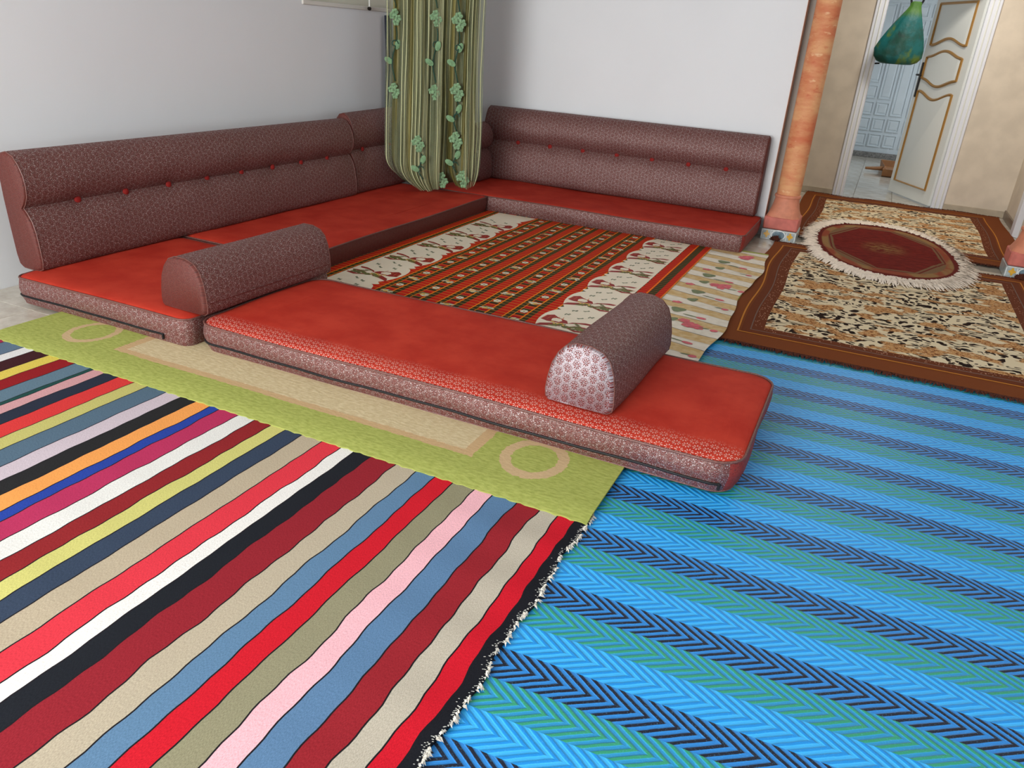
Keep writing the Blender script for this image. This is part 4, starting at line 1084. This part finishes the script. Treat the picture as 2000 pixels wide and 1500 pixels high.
def curtain_mesh(layer, nu, nt):
    mb = MB(); rows = []
    for j in range(nt + 1):
        t = j / nt; rows.append(mb.add([curt(i / nu, t, layer) for i in range(nu + 1)]))
    for j in range(nt):
        for i in range(nu):
            q = [(i, j + 1), (i + 1, j + 1), (i + 1, j), (i, j)]
            mb.face([rows[jj] + ii for ii, jj in q], 0, [(ii / nu, jj / nt * 2.45) for ii, jj in q])
    return mb
part('lining', curtain_mesh(1, 110, 60), mat_lining(), CR, None, True, 2.0)
part('sheer', curtain_mesh(0, 220, 90), mat_sheer(), CR, None, True, 2.0)
m_petal = plain('pale_green_petal_embroidery', (124, 158, 120), 0.7, var=0.3, vscale=60); m_leafe = plain('sage_leaf_embroidery', (118, 156, 116), 0.7, var=0.15, vscale=50); m_vine = plain('dark_green_vine_embroidery', (40, 74, 62), 0.7)
def on_c(u, z, off=0.010):
    t = min(1.0, max(0.0, (ZT - z) / (ZT - ZBT)))
    p = curt(u, t); a = curt(min(1, u + 0.012), t); b = curt(max(0, u - 0.012), t)
    d = (a - b); d.z = 0; nrm = Vector((d.y, -d.x, 0))
    nrm = nrm.normalized() if nrm.length > 1e-6 else CN.copy()
    nrm = (nrm * 0.4 + CN * 0.6).normalized()
    return p + CN * off, CE, nrm
def petal(mb, c, ex, nn, ang, l, w_, lift=0.006):
    ez = Vector((0, 0, 1)); dr = ex * math.cos(ang) + ez * math.sin(ang); sd = ex * -math.sin(ang) + ez * math.cos(ang)
    pts = []
    for k in range(9):
        a = 2 * math.pi * k / 9; pts.append(c + dr * (l * 0.55 + l * 0.5 * math.cos(a)) + sd * (w_ * math.sin(a)) + nn * (lift * (0.4 + 0.6 * math.cos(a))))
    b0 = mb.add(pts + [c + dr * l * 0.55 + nn * (lift + 0.004)])
    for k in range(9): mb.face([b0 + k, b0 + (k + 1) % 9, b0 + 9])
def flower(u, z, s=1.0):
    mb = MB(); p, ex, nn = on_c(u, z, 0.022)
    for cx_, cz_ in ((-0.03, 0.012), (0.032, -0.012), (0.0, 0.045), (0.012, -0.05)):
        c = p + ex * cx_ * s + Vector((0, 0, cz_ * s))
        for k in range(5): petal(mb, c, ex, nn, k * 1.257 + cx_ * 30, 0.036 * s, 0.017 * s)
    f = part('flower', mb, m_petal, CR, None, False); return f
def vine(u, z0, z1):
    """curling stem with two leaves between two flowers"""
    mb = MB(); pts = []
    for k in range(15):
        t = k / 14; p, ex, nn = on_c(u + 0.022 * math.sin(t * 6.3 + 0.6), z0 + (z1 - z0) * t, 0.016); pts.append(p)
    mb.tube(pts, 0.0048, 5)
    p, ex, nn = on_c(u, z0 - 0.12, 0.018)
    mb.tube([p + ex * (0.028 * math.cos(a) * (1 - a / 9)) + Vector((0, 0, 0.03 * math.sin(a) * (1 - a / 9))) for a in [0.5 * k for k in range(11)]], 0.004, 5)
    st = part('vine', mb, m_vine, CR, None, True)
    for k, (du, fz, an) in enumerate(((0.03, 0.42, 1.3), (-0.03, 0.68, 2.6))):
        q = MB(); p, ex, nn = on_c(u + du * 0.4, z0 + (z1 - z0) * fz, 0.02); petal(q, p, ex, nn, an, 0.075, 0.022); part('leaf', q, m_leafe, CR, st, False)
for u, zs in ((0.085, (1.98, 1.45, 0.92)), (0.50, (2.0, 1.47, 0.94)), (0.725, (1.98, 1.44, 0.93, 0.56))):
    for i, z in enumerate(zs):
        flower(u, z, 0.85 if u > 0.6 else 0.72)
        if i + 1 < len(zs): vine(u, z - 0.07, zs[i + 1] + 0.07)
vine(0.725, 0.48, 0.30); flower(0.60, 0.245, 0.8); flower(0.80, 0.26, 0.85); flower(0.345, 0.56, 0.8); vine(0.37, 0.48, 0.28)
# rod on the wall above the frame
mb = MB(); a = CC - CE * 0.62; b = CC + CE * 0.55
mb.tube([(a.x, a.y, 2.64), (b.x, b.y, 2.64)], 0.014, 10); rod = link_mesh('curtain_rod', mb, m_iron, (a.x, a.y, 2.64))
for p in (a + CE * 0.1, b - CE * 0.1):
    mb = MB(); mb.tube([(p.x, p.y, 2.64), (p.x, p.y, 2.9)], 0.008, 8); link_mesh('bracket', mb, m_iron, (a.x, a.y, 2.64), rod)
tag(rod, 'dark metal rod carrying the green curtain', 'curtain rod')

# navy cloth hanging on the wall behind the curtain
m_navy = plain('navy_cloth', (26, 32, 56), 0.85, var=0.2, vscale=20)
mb = MB(); rings = []
for k in range(14):
    t = k / 13; z = 1.475 - 0.75 * t; wd = 0.035 + 0.05 * t; yc = 6.03 + 0.05 * t
    rings.append([(XL + 0.02 + 0.02 * (1 + math.cos(a)) + 0.006 * math.sin(3 * a + 4 * t), yc + wd * math.sin(a) * (1 + 0.1 * math.sin(5 * a)), z) for a in [2 * math.pi * i / 16 for i in range(16)]])
mb.loft(rings); tag(link_mesh('hanging_cloth', mb, m_navy, (XL + 0.03, 6.05, 0.75)), 'dark navy cloth hanging on the left wall just behind the curtain', 'cloth')
# blind cord with its dark knob below the window
CD = thing('blind_cord', 'white cord with a small dark knob hanging at the window above the left backrest', 'cord', (XL + 0.03, 5.775, 1.50))
mb = MB(); mb.tube([(XL + 0.03, 5.775, 2.4), (XL + 0.03, 5.775, 1.525)], 0.006, 6); part('cord', mb, m_lacq, CD)
mb = MB(); mb.lathe([(0.004, 1.528), (0.014, 1.522), (0.017, 1.512), (0.012, 1.502), (0.003, 1.498)], XL + 0.03, 5.775, 12); part('knob', mb, m_iron, CD)

# ================================================================== HALL THINGS
def mat_bag():
    M = Mat('green_printed_bag', 0.45, spec=0.4); x, y, z = M.coord('Object'); v = M.vec(x, y, z)
    n = M.noise(v, 5.5, 4.0, 0.6); n2 = M.noise(M.vec(x, y, z * 0.6), 8.0, 3.0)
    c = M.mix(M.mr(n, 0.35, 0.6), lin(10, 66, 54), lin(14, 92, 92)); c = M.mix(M.mr(n2, 0.56, 0.70), c, lin(84, 108, 40)); c = M.mix(M.mr(n2, 0.28, 0.40, 1.0, 0.0), c, lin(18, 52, 46))
    c = M.mix(M.mr(z, 0.42, 0.52), c, lin(70, 112, 44)); M.color(c); M.bump(M.noise(v, 14.0, 3.0), 0.01, 0.5); return M.m
BX, BY = -0.035, 9.28
BG = thing('hanging_bag', 'teal green patterned carrier bag hanging from the hall door frame', 'bag', (BX, BY, 1.37))
mb = MB(); rings = []
for z, r, dx in ((1.385, 0.10, 0.0), (1.375, 0.06, 0.0),):
    pass
prof = [(1.380, 0.06, 0.00), (1.384, 0.135, 0.0), (1.405, 0.182, 0.0), (1.45, 0.212, 0.0), (1.52, 0.216, -0.002), (1.60, 0.192, 0.006), (1.68, 0.158, 0.018), (1.76, 0.122, 0.030), (1.83, 0.088, 0.042), (1.88, 0.062, 0.05), (1.915, 0.048, 0.055), (1.945, 0.05, 0.056), (1.955, 0.03, 0.057)]
for z, r, dx in prof:
    ring = []
    for k in range(40):
        a = 2 * math.pi * k / 40; f = 1 + (0.05 * math.sin(5 * a + z * 6) + 0.03 * math.sin(11 * a)) * (1.0 if z > 1.42 else 0.3)
        ring.append((BX + dx + r * 1.05 * f * math.cos(a), BY + r * 0.42 * f * math.sin(a), z))
    rings.append(ring)
mb.loft(rings); part('bag_body', mb, mat_bag(), BG)
mb = MB(); mb.tube([(BX + 0.057 + 0.055 * math.sin(a), BY, 1.955 + 0.045 * (1 - math.cos(a)) - 0.03) for a in [2 * math.pi * k / 20 for k in range(20)]], 0.010, 8, closed=True); part('handle_loop', mb, m_darkstring, BG)
mb = MB(); mb.tube([(BX + 0.057, BY, 2.01), (BX + 0.057, BY, 2.17), (BX + 0.057, BY + 0.05, 2.19), (BX + 0.057, YD - 0.021, 2.19)], 0.006, 8); part('hook', mb, m_iron, BG)

# wooden dustpan-like scoop on the back room floor
m_scoop = plain('brown_plastic', (150, 104, 66), 0.5, var=0.12, vscale=14)
SP = thing('dustpan', 'brown dustpan with a straight handle lying on the back room floor', 'dustpan', (0.22, 12.2, 0))
mb = MB()
def ringp(z, k): return [(0.23 + (x - 0.23) * k, 12.25 + (y - 12.25) * k, z) for x, y in ((0.09, 12.75), (0.12, 12.35), (0.15, 12.0), (0.13, 11.62), (0.45, 11.62), (0.46, 12.75))]
mb.loft([ringp(0.001, 0.96), ringp(0.012, 1.0), ringp(0.10, 1.04), ringp(0.10, 1.0), ringp(0.02, 0.95)]); part('pan', mb, m_scoop, SP, None, False)
mb = MB(); mb.tube([(0.16, 12.1, 0.055), (0.04, 12.03, 0.05), (-0.09, 11.99, 0.045)], [0.03, 0.024, 0.016], 8); part('handle', mb, m_scoop, SP)
